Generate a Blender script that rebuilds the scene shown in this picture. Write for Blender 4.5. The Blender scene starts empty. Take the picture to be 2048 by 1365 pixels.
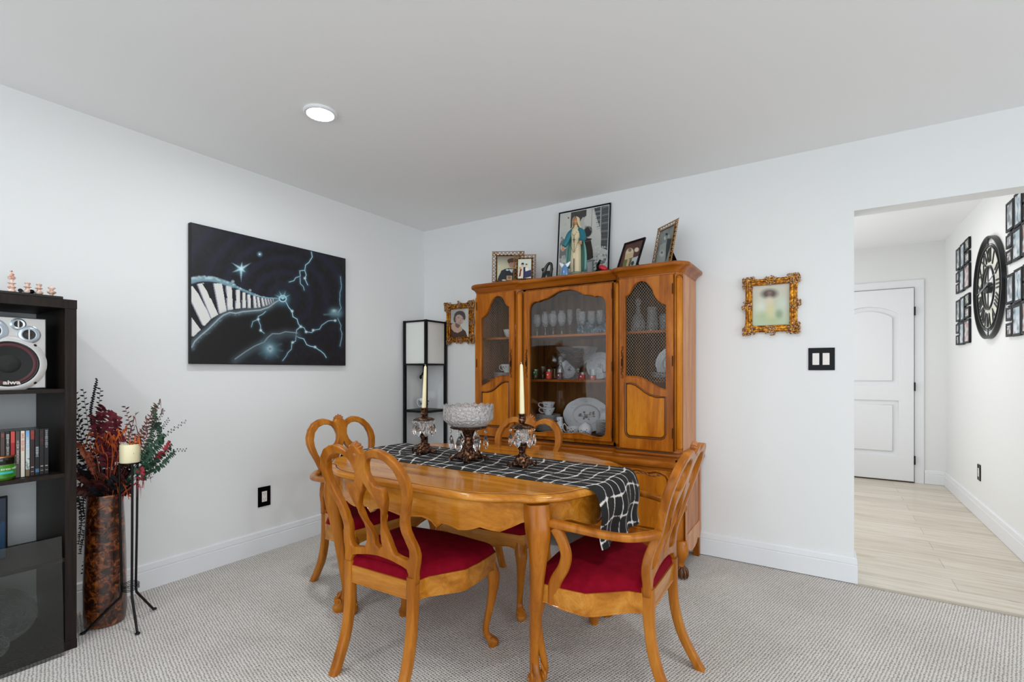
import bpy, bmesh, math, random
import numpy as np
from mathutils import Vector, Matrix, noise
R = math.radians
PI = math.pi
random.seed(7)
S = bpy.context.scene
COL = S.collection

# ------------------------------------------------------------------ camera
CAMX, CAMY, CAMZ = 3.063, -3.275, 1.1707
YAW = R(32.825)
FPX = 971.07
cam_d = bpy.data.cameras.new('camera')
cam_d.sensor_fit = 'HORIZONTAL'
cam_d.sensor_width = 36.0
cam_d.lens = 36.0 * FPX / 2048.0
cam_d.shift_y = (743.1 - 682.5) / 2048.0
cam_d.clip_start = 0.05
cam_d.clip_end = 60
cam = bpy.data.objects.new('camera', cam_d)
cam.location = (CAMX, CAMY, CAMZ)
cam.rotation_euler = (R(90), 0, YAW)
COL.objects.link(cam)
S.camera = cam

# ------------------------------------------------------------------ look
vs = S.view_settings
S.display_settings.display_device = 'sRGB'
vs.view_transform = 'Standard'
vs.look = 'None'
vs.gamma = 1.0
vs.use_curve_mapping = False
vs.exposure = 0.06

# ------------------------------------------------------------------ daylight outside and through the windows behind the camera
W = bpy.data.worlds.new('world')
S.world = W
W.use_nodes = True
W.node_tree.nodes['Background'].inputs['Color'].default_value = (0.85, 0.93, 1.0, 1)
W.node_tree.nodes['Background'].inputs['Strength'].default_value = 1.0

def area(name, loc, rot, sx, sy, power, color=(1, 1, 1)):
    l = bpy.data.lights.new(name, 'AREA')
    l.shape = 'RECTANGLE'
    l.size = sx
    l.size_y = sy
    l.energy = power
    l.color = color
    o = bpy.data.objects.new(name, l)
    o.location = loc
    o.rotation_euler = rot
    COL.objects.link(o)
    return o

area('window_daylight', (2.6, -6.40, 1.25), (R(90), 0, 0), 4.4, 2.1, 50, (0.84, 0.935, 1.0))
area('window_daylight', (6.85, -3.6, 1.25), (R(90), 0, R(90)), 3.0, 2.1, 66, (0.84, 0.935, 1.0))
area('hall_fill', (2.22, 1.7, 1.4), (R(90), 0, R(-90)), 2.2, 1.7, 20, (0.95, 0.98, 1.0))  # unseen area light brightening the hall; the wall behind it has no window
DOWNLIGHT = 212.0

# ------------------------------------------------------------------ helpers
def lin(c):
    return tuple((x / 12.92 if x <= 0.04045 else ((x + 0.055) / 1.055) ** 2.4) for x in c)

def rgb(h):
    h = h.lstrip('#')
    return lin(tuple(int(h[i:i + 2], 16) / 255 for i in (0, 2, 4)))

MATS = {}
def mat(name, col='#808080', rough=0.5, metal=0.0, **k):
    if name in MATS:
        return MATS[name]
    m = bpy.data.materials.new(name)
    m.use_nodes = True
    b = m.node_tree.nodes['Principled BSDF']
    c = rgb(col) if isinstance(col, str) else col
    b.inputs['Base Color'].default_value = (*c, 1)
    b.inputs['Roughness'].default_value = rough
    b.inputs['Metallic'].default_value = metal
    for kk, v in k.items():
        b.inputs[kk.replace('_', ' ')].default_value = v
    MATS[name] = m
    return m

def nd(m, t, **k):
    n = m.node_tree.nodes.new(t)
    for a, v in k.items():
        setattr(n, a, v)
    return n

def lk(m, a, b):
    m.node_tree.links.new(a, b)

def coords(m, scale=(1, 1, 1), rot=(0, 0, 0), kind='Object'):
    tc = nd(m, 'ShaderNodeTexCoord')
    mp = nd(m, 'ShaderNodeMapping')
    mp.inputs['Scale'].default_value = scale
    mp.inputs['Rotation'].default_value = rot
    lk(m, tc.outputs[kind], mp.inputs['Vector'])
    return mp.outputs['Vector']

def ramp(m, fac, stops):
    r = nd(m, 'ShaderNodeValToRGB')
    el = r.color_ramp.elements
    while len(el) < len(stops):
        el.new(0.5)
    for e, (p, c) in zip(el, stops):
        e.position = p
        e.color = (*(rgb(c) if isinstance(c, str) else c), 1)
    lk(m, fac, r.inputs['Fac'])
    return r.outputs['Color']

def bump(m, height, strength=0.3, dist=0.01):
    b = nd(m, 'ShaderNodeBump')
    b.inputs['Strength'].default_value = strength
    b.inputs['Distance'].default_value = dist
    lk(m, height, b.inputs['Height'])
    lk(m, b.outputs['Normal'], m.node_tree.nodes['Principled BSDF'].inputs['Normal'])

def noise_tex(m, vec, scale, detail=4, rough=0.55, dist=0.0):
    n = nd(m, 'ShaderNodeTexNoise')
    n.inputs['Scale'].default_value = scale
    n.inputs['Detail'].default_value = detail
    n.inputs['Roughness'].default_value = rough
    n.inputs['Distortion'].default_value = dist
    lk(m, vec, n.inputs['Vector'])
    return n.outputs['Fac']

def bc(m):
    return m.node_tree.nodes['Principled BSDF'].inputs['Base Color']

def wood(name, dark, mid, light, axis='z', rough=0.28, coat=0.35, fine=1.0):
    m = mat(name, mid, rough)
    sc = {'z': (7, 7, 0.9), 'x': (0.9, 7, 7), 'y': (7, 0.9, 7)}[axis]
    v = coords(m, tuple(a * fine for a in sc))
    n1 = noise_tex(m, v, 2.2, 5, 0.6, 0.6)
    c = ramp(m, n1, [(0.30, dark), (0.5, mid), (0.72, light)])
    v2 = coords(m, tuple(a * 9 * fine for a in sc))
    n2 = noise_tex(m, v2, 3.0, 3, 0.6)
    mx = nd(m, 'ShaderNodeMixRGB', blend_type='MULTIPLY')
    mx.inputs['Fac'].default_value = 0.35
    lk(m, c, mx.inputs[1])
    c2 = ramp(m, n2, [(0.35, (0.72, 0.66, 0.6)), (0.6, (1, 1, 1))])
    lk(m, c2, mx.inputs[2])
    lk(m, mx.outputs['Color'], bc(m))
    b = m.node_tree.nodes['Principled BSDF']
    b.inputs['Coat Weight'].default_value = coat * .22
    b.inputs['Coat Roughness'].default_value = 0.10
    b.inputs['Specular IOR Level'].default_value = .22
    return m

# palette
M_wall = mat('wall_paint', '#ebebea', 0.75)
_n = noise_tex(M_wall, coords(M_wall), 160, 2)
bump(M_wall, _n, 0.04, 0.002)
M_ceil = mat('ceiling_paint', '#f7f7f7', 0.9)
M_trim = mat('white_trim_paint', '#ecedef', 0.35)
M_door = mat('white_door_paint', '#edeef0', 0.38)
M_wood = wood('honey_wood', '#824508', '#a96216', '#c27d2c', 'z')
M_woodx = wood('honey_wood_along', '#96560f', '#bb7520', '#d6953f', 'x', 0.16, 1.1)
M_hut = wood('hutch_wood', '#7f3f04', '#a95d0e', '#c37824', 'z', 0.3, 0.3)
M_hutx = wood('hutch_wood_along', '#773a04', '#9c540d', '#b86e20', 'x', 0.3, 0.3)
M_panel = wood('hutch_panel_wood', '#a15503', '#bf700b', '#d88c22', 'z', 0.3, 0.25)
M_hutin = wood('hutch_wood_shaded_inside', '#563010', '#7e4d16', '#946020', 'z', 0.5, 0.0)  # hutch wood with the shade inside the cabinet darkened into its colour
M_hutside = wood('hutch_wood_lit_side', '#b8784a', '#c98c62', '#d9a078', 'z', 0.4, 0.1)  # hutch wood with pinkish reflected light painted into its colour
M_groove = mat('dark_wood_groove', '#3a1d08', 0.5)
M_velvet = mat('red_velvet', '#6c0418', 0.85, Sheen_Weight=0.06, Sheen_Roughness=0.4, Specular_IOR_Level=.1)
M_velvet.node_tree.nodes['Principled BSDF'].inputs['Sheen Tint'].default_value = (*rgb('#b01838'), 1)
_n = noise_tex(M_velvet, coords(M_velvet), 26, 4)
lk(M_velvet, ramp(M_velvet, _n, [(0.3, '#700016'), (0.7, '#86061e')]), bc(M_velvet))
M_black = mat('black_frame', '#0a0a0b', 0.4, Specular_IOR_Level=.2)
M_blackgloss = mat('black_gloss', '#040405', 0.06, Specular_IOR_Level=.12)
M_shelf = mat('black_brown_laminate', '#241c18', 0.42, Specular_IOR_Level=.2)
_v = coords(M_shelf, (30, 30, 2))
_n = noise_tex(M_shelf, _v, 3, 4)
lk(M_shelf, ramp(M_shelf, _n, [(0.3, '#18110d'), (0.7, '#2a201b')]), bc(M_shelf))
M_iron = mat('black_iron', '#15110f', 0.4, 0.6)
M_glass = mat('clear_glass', '#ffffff', 0.02, Transmission_Weight=1.0, IOR=1.45)
M_cryst = mat('cut_crystal', '#ffffff', 0.03, Transmission_Weight=0.86, IOR=1.55)
_v = nd(M_cryst, 'ShaderNodeTexVoronoi', feature='F1')
_v.inputs['Scale'].default_value = 75
lk(M_cryst, coords(M_cryst), _v.inputs['Vector'])
bump(M_cryst, _v.outputs['Distance'], 1.0, 0.006)
M_white = mat('white_porcelain', '#e8ebee', 0.15, Coat_Weight=0.3)
M_bronze = mat('antique_bronze', '#5c3a28', 0.38, 0.85)
_n = noise_tex(M_bronze, coords(M_bronze), 90, 4)
lk(M_bronze, ramp(M_bronze, _n, [(0.40, '#1c100c'), (0.54, '#54362a'), (0.70, '#c08f66')]), bc(M_bronze))
bump(M_bronze, _n, 0.6, 0.003)
M_gold = mat('antique_gold', '#c98a24', 0.35, 0.8)
_n = noise_tex(M_gold, coords(M_gold), 60, 4)
lk(M_gold, ramp(M_gold, _n, [(0.32, '#4a280a'), (0.48, '#9c5f18'), (0.68, '#e2a238')]), bc(M_gold))
M_goldorn = mat('antique_gold_ornament', '#a8783c', 0.45, 0.55)
_n = noise_tex(M_goldorn, coords(M_goldorn), 130, 3)
lk(M_goldorn, ramp(M_goldorn, _n, [(0.38, '#4a2c18'), (0.5, '#9a6e44'), (0.64, '#dcb086')]), bc(M_goldorn))
bump(M_goldorn, _n, 0.7, 0.003)
M_fil = mat('filigree_gold', '#b58a50', 0.32, 0.85)
M_wax = mat('ivory_wax', '#f0e4bc', 0.4, Subsurface_Weight=0.35, Subsurface_Scale=0.02)
M_wax.node_tree.nodes['Principled BSDF'].inputs['Subsurface Radius'].default_value = (1.0, 0.7, 0.4)
M_silver = mat('silver_plastic', '#c6c3c0', 0.3, 0.55)
M_silverdk = mat('speaker_cone', '#25211f', 0.55)
M_wire = mat('brass_wire', '#8a857c', 0.45, 0.6)
M_brown = mat('dark_brass_pull', '#3a2612', 0.4, 0.7)

def emis(name, col, strength):
    m = bpy.data.materials.new(name)
    m.use_nodes = True
    nt = m.node_tree
    nt.nodes.clear()
    e = nt.nodes.new('ShaderNodeEmission')
    e.inputs['Color'].default_value = (*col, 1)
    e.inputs['Strength'].default_value = strength
    o = nt.nodes.new('ShaderNodeOutputMaterial')
    nt.links.new(e.outputs[0], o.inputs[0])
    return m

def attr_mat(name, rough=0.5, coat=0.0, spec=0.5):
    if name in MATS:
        return MATS[name]
    m = mat(name, '#808080', rough, Coat_Weight=coat)
    m.node_tree.nodes['Principled BSDF'].inputs['Specular IOR Level'].default_value = spec
    a = nd(m, 'ShaderNodeAttribute')
    a.attribute_name = 'Col'
    lk(m, a.outputs['Color'], bc(m))
    return m

# ------------------------------------------------------------------ objects
def tag(o, label=None, cat=None, group=None, kind=None):
    if label: o['label'] = label
    if cat: o['category'] = cat
    if group: o['group'] = group
    if kind: o['kind'] = kind
    return o

def empty(name, loc, rz=0.0, label=None, cat=None, group=None):
    o = bpy.data.objects.new(name, None)
    o.empty_display_size = 0.05
    o.location = loc
    o.rotation_euler = (0, 0, rz)
    COL.objects.link(o)
    return tag(o, label, cat, group)

def rootmat(p):
    while p.parent is not None:
        p = p.parent
    return Matrix.Translation(p.location) @ p.rotation_euler.to_matrix().to_4x4()

def link(name, me, mats, parent=None, world=False, smooth=None, rebase=True):
    if not isinstance(mats, (list, tuple)):
        mats = [mats]
    if len(me.materials) == 0:
        for m in mats:
            me.materials.append(m)
    if smooth is not None:
        me.polygons.foreach_set('use_smooth', [smooth] * len(me.polygons))
    o = bpy.data.objects.new(name, me)
    COL.objects.link(o)
    if parent is not None:
        if world:
            me.transform(rootmat(parent).inverted())
        o.parent = parent
    elif rebase and len(me.vertices):
        a = np.empty(len(me.vertices) * 3)
        me.vertices.foreach_get('co', a)
        a = a.reshape(-1, 3)
        c = Vector(((a[:, 0].min() + a[:, 0].max()) / 2, (a[:, 1].min() + a[:, 1].max()) / 2, a[:, 2].min()))
        me.transform(Matrix.Translation(-c))
        o.location = c
    me.update()
    return o

def obj(name, bm, mats, parent=None, world=False, smooth=False, angle=None, rebase=True):
    bmesh.ops.recalc_face_normals(bm, faces=bm.faces[:])
    if smooth:
        for f in bm.faces: f.smooth = True
        a = R(angle if angle is not None else 38)
        for e in bm.edges:
            if len(e.link_faces) == 2 and e.calc_face_angle(0) > a:
                e.smooth = False
    me = bpy.data.meshes.new(name)
    bm.to_mesh(me)
    bm.free()
    return link(name, me, mats, parent, world, None, rebase)

def BM(): return bmesh.new()

def box(bm, x0, x1, y0, y1, z0, z1, mi=0, bev=0.0):
    r = bmesh.ops.create_cube(bm, size=1.0)
    vs_ = r['verts']
    for v in vs_:
        v.co = Vector(((x0 + x1) / 2 + v.co.x * (x1 - x0), (y0 + y1) / 2 + v.co.y * (y1 - y0), (z0 + z1) / 2 + v.co.z * (z1 - z0)))
    fs = set(f for v in vs_ for f in v.link_faces)
    for f in fs: f.material_index = mi
    if bev > 0:
        es = list(set(e for v in vs_ for e in v.link_edges))
        rr = bmesh.ops.bevel(bm, geom=es, offset=bev, segments=2, affect='EDGES', profile=0.6)
        for f in rr['faces']: f.material_index = mi
        vs_ = list(set(v for f in rr['faces'] for v in f.verts) | set(v for v in vs_ if v.is_valid))
    return vs_

def bridge(bm, rings, closed=True, cap=True, mi=0):
    vr = [[bm.verts.new(p) for p in r] for r in rings]
    n = len(vr[0])
    for a, b in zip(vr[:-1], vr[1:]):
        for i in range(n if closed else n - 1):
            j = (i + 1) % n
            try:
                f = bm.faces.new((a[i], a[j], b[j], b[i]))
                f.material_index = mi
            except ValueError:
                pass
    if cap and closed:
        for r in (vr[0], vr[-1]):
            try:
                f = bm.faces.new(r)
                f.material_index = mi
            except ValueError:
                pass
    return [v for r in vr for v in r]

def lathe(bm, prof, c=(0, 0, 0), n=24, mi=0, sx=1.0, sy=1.0, wob=None, cap=True):
    rings = []
    for r, z in prof:
        ring = []
        for i in range(n):
            a = 2 * PI * i / n
            rr = max(r, 1e-5) * (wob(a, z) if wob else 1.0)
            ring.append(Vector((c[0] + rr * math.cos(a) * sx, c[1] + rr * math.sin(a) * sy, c[2] + z)))
        rings.append(ring)
    return bridge(bm, rings, True, cap, mi)

def catmull(pts, k=6):
    P = [Vector(p) for p in pts]
    if len(P) < 3: return P
    P = [P[0] * 2 - P[1]] + P + [P[-1] * 2 - P[-2]]
    out = []
    for i in range(1, len(P) - 2):
        for j in range(k):
            t = j / k
            a, b, c, d = P[i - 1], P[i], P[i + 1], P[i + 2]
            out.append(0.5 * ((2 * b) + (c - a) * t + (2 * a - 5 * b + 4 * c - d) * t * t + (3 * b - a - 3 * c + d) * t ** 3))
    out.append(P[-2])
    return out

def sect(hw, hd, n=12, p=3.0):
    o = []
    for i in range(n):
        a = 2 * PI * (i + 0.5) / n
        c, s = math.cos(a), math.sin(a)
        o.append((hw * math.copysign(abs(c) ** (2 / p), c), hd * math.copysign(abs(s) ** (2 / p), s)))
    return o

def zloft(bm, keys, rot=0.0, n=12, p=3.0, k=5, mi=0):
    """keys: (x, y, z, halfwidth, halfdepth); horizontal sections"""
    A = catmull([(a[0], a[1], a[2]) for a in keys], k)
    B = catmull([(a[3], a[4], 0) for a in keys], k)
    rings = []
    cr, sr = math.cos(rot), math.sin(rot)
    for c, h in zip(A, B):
        rings.append([Vector((c.x + u * cr - v * sr, c.y + u * sr + v * cr, c.z)) for u, v in sect(h.x, h.y, n, p)])
    return bridge(bm, rings, True, True, mi)

def sweep(bm, pts, rads, up=(0, 0, 1), n=8, p=2.0, k=0, closed=False, mi=0):
    """rads: list of (half side, half up) or floats"""
    rads = [(r, r) if not isinstance(r, (tuple, list)) else r for r in rads]
    if len(rads) == 1: rads = rads * len(pts)
    if k:
        P = catmull(pts, k)
        Q = catmull([(a, b, 0) for a, b in rads], k)
        rads = [(max(q.x, 1e-4), max(q.y, 1e-4)) for q in Q]
    else:
        P = [Vector(q) for q in pts]
    up = Vector(up)
    rings = []
    N = len(P)
    prev = None
    for i, q in enumerate(P):
        t = (P[(i + 1) % N if closed else min(i + 1, N - 1)] - P[(i - 1) % N if closed else max(i - 1, 0)])
        if t.length < 1e-9: t = Vector((0, 0, 1))
        t.normalize()
        s = t.cross(up)
        if s.length < 1e-3: s = prev if prev is not None else t.orthogonal()
        s.normalize()
        if prev is not None and s.dot(prev) < -0.3 and not closed: s = -s
        prev = s
        u = s.cross(t).normalized()
        rings.append([q + s * a + u * b for a, b in sect(rads[i][0], rads[i][1], n, p)])
    if closed:
        rings.append([v.copy() for v in rings[0]])
        r = bridge(bm, rings, True, False, mi)
        bmesh.ops.remove_doubles(bm, verts=[v for v in r if v.is_valid], dist=1e-6)
        return r
    return bridge(bm, rings, True, True, mi)

def ball(bm, c, r, sx=1, sy=1, sz=1, sub=2, mi=0, rot=None):
    res = bmesh.ops.create_icosphere(bm, subdivisions=sub, radius=r)
    for v in res['verts']:
        q = Vector((v.co.x * sx, v.co.y * sy, v.co.z * sz))
        if rot is not None: q = rot @ q
        v.co = q + Vector(c)
    for f in set(f for v in res['verts'] for f in v.link_faces): f.material_index = mi
    return res['verts']

def cyl(bm, a, b, r, n=12, mi=0):
    return sweep(bm, [a, b], [r, r], up=(0.13, 0.31, 0.94), n=n, mi=mi)

def plate(name, outline, holes, thick, bevel, mats, parent=None, M=None, smoothn=0, fn=None, seg=1):
    """2D outline (u, v) extruded by thick about w = 0; M maps (u, v, w) into root space; fn bends a vertex after M"""
    cu = bpy.data.curves.new(name, 'CURVE')
    cu.dimensions = '2D'
    cu.fill_mode = 'BOTH'
    cu.extrude = max(thick / 2 - bevel, 1e-5)
    cu.bevel_depth = bevel
    cu.bevel_resolution = seg
    cu.offset = -bevel
    for pts in [outline] + list(holes):
        sp = cu.splines.new('POLY')
        if smoothn:
            P = catmull_closed(pts, smoothn)
        else:
            P = [(a, b) for a, b in pts]
        sp.points.add(len(P) - 1)
        for q, w in zip(sp.points, P):
            q.co = (w[0], w[1], 0, 1)
        sp.use_cyclic_u = True
    o = bpy.data.objects.new('tmp', cu)
    COL.objects.link(o)
    dg = bpy.context.evaluated_depsgraph_get()
    dg.update()
    me = bpy.data.meshes.new_from_object(o.evaluated_get(dg))
    bpy.data.objects.remove(o)
    bpy.data.curves.remove(cu)
    me.name = name
    me.materials.clear()
    if fn is not None:
        bm = BM()
        bm.from_mesh(me)
        lim = 0.03
        for _ in range(3):
            es = [e for e in bm.edges if e.calc_length() > lim]
            if not es: break
            bmesh.ops.subdivide_edges(bm, edges=es, cuts=1)
            bmesh.ops.triangulate(bm, faces=[f for f in bm.faces if len(f.verts) > 4])
        if M is not None: bmesh.ops.transform(bm, matrix=M, verts=bm.verts[:])
        for v in bm.verts: v.co = Vector(fn(v.co))
        bmesh.ops.remove_doubles(bm, verts=bm.verts[:], dist=1e-6)
        bm.to_mesh(me)
        bm.free()
    elif M is not None:
        me.transform(M)
    return link(name, me, mats, parent, False, None, parent is None)

def catmull_closed(pts, k):
    P = [Vector((a, b, 0)) for a, b in pts]
    N = len(P)
    out = []
    for i in range(N):
        a, b, c, d = P[i - 1], P[i], P[(i + 1) % N], P[(i + 2) % N]
        for j in range(k):
            t = j / k
            q = 0.5 * ((2 * b) + (c - a) * t + (2 * a - 5 * b + 4 * c - d) * t * t + (3 * b - a - 3 * c + d) * t ** 3)
            out.append((q.x, q.y))
    return out

def offset_poly(P, d):
    """offset a closed CCW polygon outward by d (mitred)"""
    n = len(P)
    out = []
    for i in range(n):
        a, b, c = Vector(P[i - 1]), Vector(P[i]), Vector(P[(i + 1) % n])
        e1 = (b - a).normalized(); e2 = (c - b).normalized()
        n1 = Vector((e1.y, -e1.x)); n2 = Vector((e2.y, -e2.x))
        m = n1 + n2
        if m.length < 1e-6: m = n1.copy()
        m.normalize()
        k = d / max(m.dot(n1), 0.35)
        out.append((b.x + m.x * k, b.y + m.y * k))
    return out

def mould(bm, plan, prof, mi=0, cap=True):
    """plan: CCW polygon, prof: list of (offset, z[, mat])"""
    rings = []
    for q in prof:
        rings.append([Vector((x, y, q[1])) for x, y in offset_poly(plan, q[0])])
    vr = [[bm.verts.new(p) for p in r] for r in rings]
    n = len(plan)
    for k, (a, b) in enumerate(zip(vr[:-1], vr[1:])):
        m_ = prof[k][2] if len(prof[k]) > 2 else mi
        for i in range(n):
            j = (i + 1) % n
            f = bm.faces.new((a[i], a[j], b[j], b[i]))
            f.material_index = m_
    if cap:
        f1 = bm.faces.new(vr[0]); f2 = bm.faces.new(vr[-1])
        bmesh.ops.triangulate(bm, faces=[f1, f2])

def XZ(y):     # plate space (u, v, w) -> (u, y - w, v): faces -y
    return Matrix(((1, 0, 0, 0), (0, 0, -1, y), (0, 1, 0, 0), (0, 0, 0, 1)))

def YZ(x):     # plate space (u, v, w) -> (x + w, u, v): faces +x
    return Matrix(((0, 0, 1, x), (1, 0, 0, 0), (0, 1, 0, 0), (0, 0, 0, 1)))

def rect(x0, x1, z0, z1):
    return [(x0, z0), (x1, z0), (x1, z1), (x0, z1)]

def text(s, size, m, parent, M, name='lettering', extrude=0.0004, bold=0.0, shear=0.0, sx=1.0):
    cu = bpy.data.curves.new(name, 'FONT')
    cu.body = s
    cu.size = size
    cu.extrude = extrude
    cu.offset = bold
    cu.shear = shear
    cu.align_x = 'CENTER'
    cu.align_y = 'CENTER'
    o = bpy.data.objects.new('tmp', cu)
    COL.objects.link(o)
    dg = bpy.context.evaluated_depsgraph_get()
    dg.update()
    me = bpy.data.meshes.new_from_object(o.evaluated_get(dg))
    bpy.data.objects.remove(o)
    bpy.data.curves.remove(cu)
    me.materials.clear()
    me.transform(M @ Matrix.Diagonal((sx, 1, 1, 1)))
    return link(name, me, m, parent, False, None, parent is None)

# ------------------------------------------------------------------ painted pictures (colour stored on a fine grid)
def homog(src, dst):
    A = []
    for (x, y), (u, v) in zip(src, dst):
        A.append([x, y, 1, 0, 0, 0, -u * x, -u * y, -u])
        A.append([0, 0, 0, x, y, 1, -v * x, -v * y, -v])
    _, _, V = np.linalg.svd(np.array(A, float))
    return V[-1].reshape(3, 3)

class Pic:
    """u runs left to right, v runs top to bottom; quad gives the corners (tl, tr, br, bl) of the drawing's own coordinates"""
    def __init__(s, nx, ny, quad=None, base='#808080'):
        s.nx, s.ny = nx, ny
        u, v = np.meshgrid(np.linspace(0, 1, nx + 1), np.linspace(0, 1, ny + 1))
        s.u, s.v = u, v
        if quad is None:
            s.X, s.Y = u, v
        else:
            Hm = homog([(0, 0), (1, 0), (1, 1), (0, 1)], quad)
            w = Hm[2, 0] * u + Hm[2, 1] * v + Hm[2, 2]
            s.X = (Hm[0, 0] * u + Hm[0, 1] * v + Hm[0, 2]) / w
            s.Y = (Hm[1, 0] * u + Hm[1, 1] * v + Hm[1, 2]) / w
        s.C = np.zeros((ny + 1, nx + 1, 3)) + np.array(rgb(base))
    def mix(s, a, col):
        c = np.array(rgb(col)) if isinstance(col, str) else col
        a = np.clip(a, 0, 1)[..., None]
        s.C = s.C * (1 - a) + c * a
    def vgrad(s, c0, c1, y0=None, y1=None, mask=None):
        y0 = s.Y.min() if y0 is None else y0
        y1 = s.Y.max() if y1 is None else y1
        t = np.clip((s.Y - y0) / (y1 - y0), 0, 1)[..., None]
        c = np.array(rgb(c0)) * (1 - t) + np.array(rgb(c1)) * t
        if mask is None: s.C = c
        else: s.C = s.C * (1 - mask[..., None]) + c * mask[..., None]
    def inside(s, pts):
        m = np.zeros(s.X.shape, bool)
        n = len(pts)
        for i in range(n):
            x1, y1 = pts[i]; x2, y2 = pts[(i + 1) % n]
            if y1 == y2: continue
            c = ((y1 > s.Y) != (y2 > s.Y)) & (s.X < (x2 - x1) * (s.Y - y1) / (y2 - y1) + x1)
            m ^= c
        return m.astype(float)
    def poly(s, pts, col, a=1.0): s.mix(s.inside(pts) * a, col)
    def dist(s, pts):
        d = np.full(s.X.shape, 1e9)
        for (x1, y1), (x2, y2) in zip(pts[:-1], pts[1:]):
            dx, dy = x2 - x1, y2 - y1
            t = np.clip(((s.X - x1) * dx + (s.Y - y1) * dy) / (dx * dx + dy * dy + 1e-9), 0, 1)
            d = np.minimum(d, np.hypot(s.X - x1 - t * dx, s.Y - y1 - t * dy))
        return d
    def line(s, pts, w, col, a=1.0, soft=0.5):
        d = s.dist(pts)
        s.mix(a * np.clip((w - d) / (w * soft + 1e-9), 0, 1), col)
    def glow(s, pts, w, col, a=1.0):
        d = s.dist(pts)
        s.mix(a * np.exp(-(d / w) ** 2), col)
    def ell(s, cx, cy, rx, ry, col, a=1.0, rot=0.0, soft=0.12):
        c, n = math.cos(rot), math.sin(rot)
        X, Y = s.X - cx, s.Y - cy
        r = np.hypot((X * c + Y * n) / rx, (-X * n + Y * c) / ry)
        s.mix(a * np.clip((1 - r) / soft, 0, 1), col)
    def noise(s, seed, scale, lo, hi, col, a=1.0, mask=None):
        g = np.random.RandomState(seed)
        gx, gy = max(2, int(scale)), max(2, int(scale * s.ny / s.nx))
        G = g.rand(gy + 2, gx + 2)
        x, y = s.u * gx, s.v * gy
        i, j = x.astype(int), y.astype(int)
        fx, fy = x - i, y - j
        fx = fx * fx * (3 - 2 * fx); fy = fy * fy * (3 - 2 * fy)
        n = (G[j, i] * (1 - fx) + G[j, i + 1] * fx) * (1 - fy) + (G[j + 1, i] * (1 - fx) + G[j + 1, i + 1] * fx) * fy
        m = np.clip((n - lo) / (hi - lo), 0, 1)
        if mask is not None: m = m * mask
        s.mix(m * a, col)
    def mesh(s, name, P):
        """P(u, v) -> xyz arrays"""
        nx, ny = s.nx, s.ny
        co = P(s.u, s.v)
        co = np.stack(co, -1).reshape(-1, 3)
        idx = np.arange((nx + 1) * (ny + 1)).reshape(ny + 1, nx + 1)
        q = np.stack([idx[:-1, :-1], idx[1:, :-1], idx[1:, 1:], idx[:-1, 1:]], -1).reshape(-1, 4)
        me = bpy.data.meshes.new(name)
        me.vertices.add(len(co)); me.vertices.foreach_set('co', co.ravel())
        me.loops.add(q.size); me.loops.foreach_set('vertex_index', q.ravel())
        me.polygons.add(len(q))
        me.polygons.foreach_set('loop_start', np.arange(len(q)) * 4)
        me.polygons.foreach_set('loop_total', np.full(len(q), 4))
        me.update()
        at = me.color_attributes.new('Col', 'FLOAT_COLOR', 'POINT')
        c4 = np.ones((len(co), 4)); c4[:, :3] = s.C.reshape(-1, 3)
        at.data.foreach_set('color', c4.ravel())
        return me

def pic_obj(pic, name, M, w, h, m, parent=None):
    """picture sheet w x h, centred on u, standing on v = 0; M maps (u, v, w)"""
    me = pic.mesh(name, lambda u, v: ((u - 0.5) * w, (1 - v) * h, u * 0))
    me.transform(M)
    return link(name, me, m, parent, False, True, parent is None)

def dup(root, loc=None, rz=None, label=None, group=None):
    def cp(o, par):
        c = o.copy()
        COL.objects.link(c)
        if par is not None: c.parent = par
        for ch in [x for x in bpy.data.objects if x.parent == o and x is not c]:
            cp(ch, c)
        return c
    c = cp(root, None)
    if loc is not None: c.location = loc
    if rz is not None: c.rotation_euler = (0, 0, rz)
    if label: c['label'] = label
    if group: c['group'] = group
    return c

def struct(name, bm, m, **k):
    o = obj(name, bm, m, rebase=False, **k)
    o['kind'] = 'structure'
    return o
# ================================================================== room shell
H = 2.44
YR = -6.5          # wall behind the camera
XR = 6.9           # wall right of the camera
OX0, OX1, OZ = 3.197, 4.114, 2.057   # opening to the hall
HX = 4.098         # hall right wall
HY = 3.305         # hall end wall
WT = 0.127

bm = BM(); box(bm, -0.12, 0, YR, WT, 0, H); struct('wall_left', bm, M_wall)
bm = BM()
box(bm, 0, OX0, 0, WT, 0, H); box(bm, OX0, OX1, 0, WT, OZ, H); box(bm, OX1, XR, 0, WT, 0, H)
bmesh.ops.remove_doubles(bm, verts=bm.verts[:], dist=1e-6)
struct('wall_back', bm, M_wall)
bm = BM()
box(bm, 0, 0.4, YR - .12, YR, 0, H); box(bm, 4.8, XR, YR - .12, YR, 0, H)
box(bm, 0.4, 4.8, YR - .12, YR, 0, .2); box(bm, 0.4, 4.8, YR - .12, YR, 2.3, H)
struct('wall_front', bm, M_wall)
bm = BM()
box(bm, XR, XR + .12, YR, -5.1, 0, H); box(bm, XR, XR + .12, -2.1, WT, 0, H)
box(bm, XR, XR + .12, -5.1, -2.1, 0, .2); box(bm, XR, XR + .12, -5.1, -2.1, 2.3, H)
struct('wall_right', bm, M_wall)
bm = BM(); box(bm, -0.12, XR + .12, YR - .12, WT, H, H + .12); struct('ceiling', bm, M_ceil)

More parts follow.
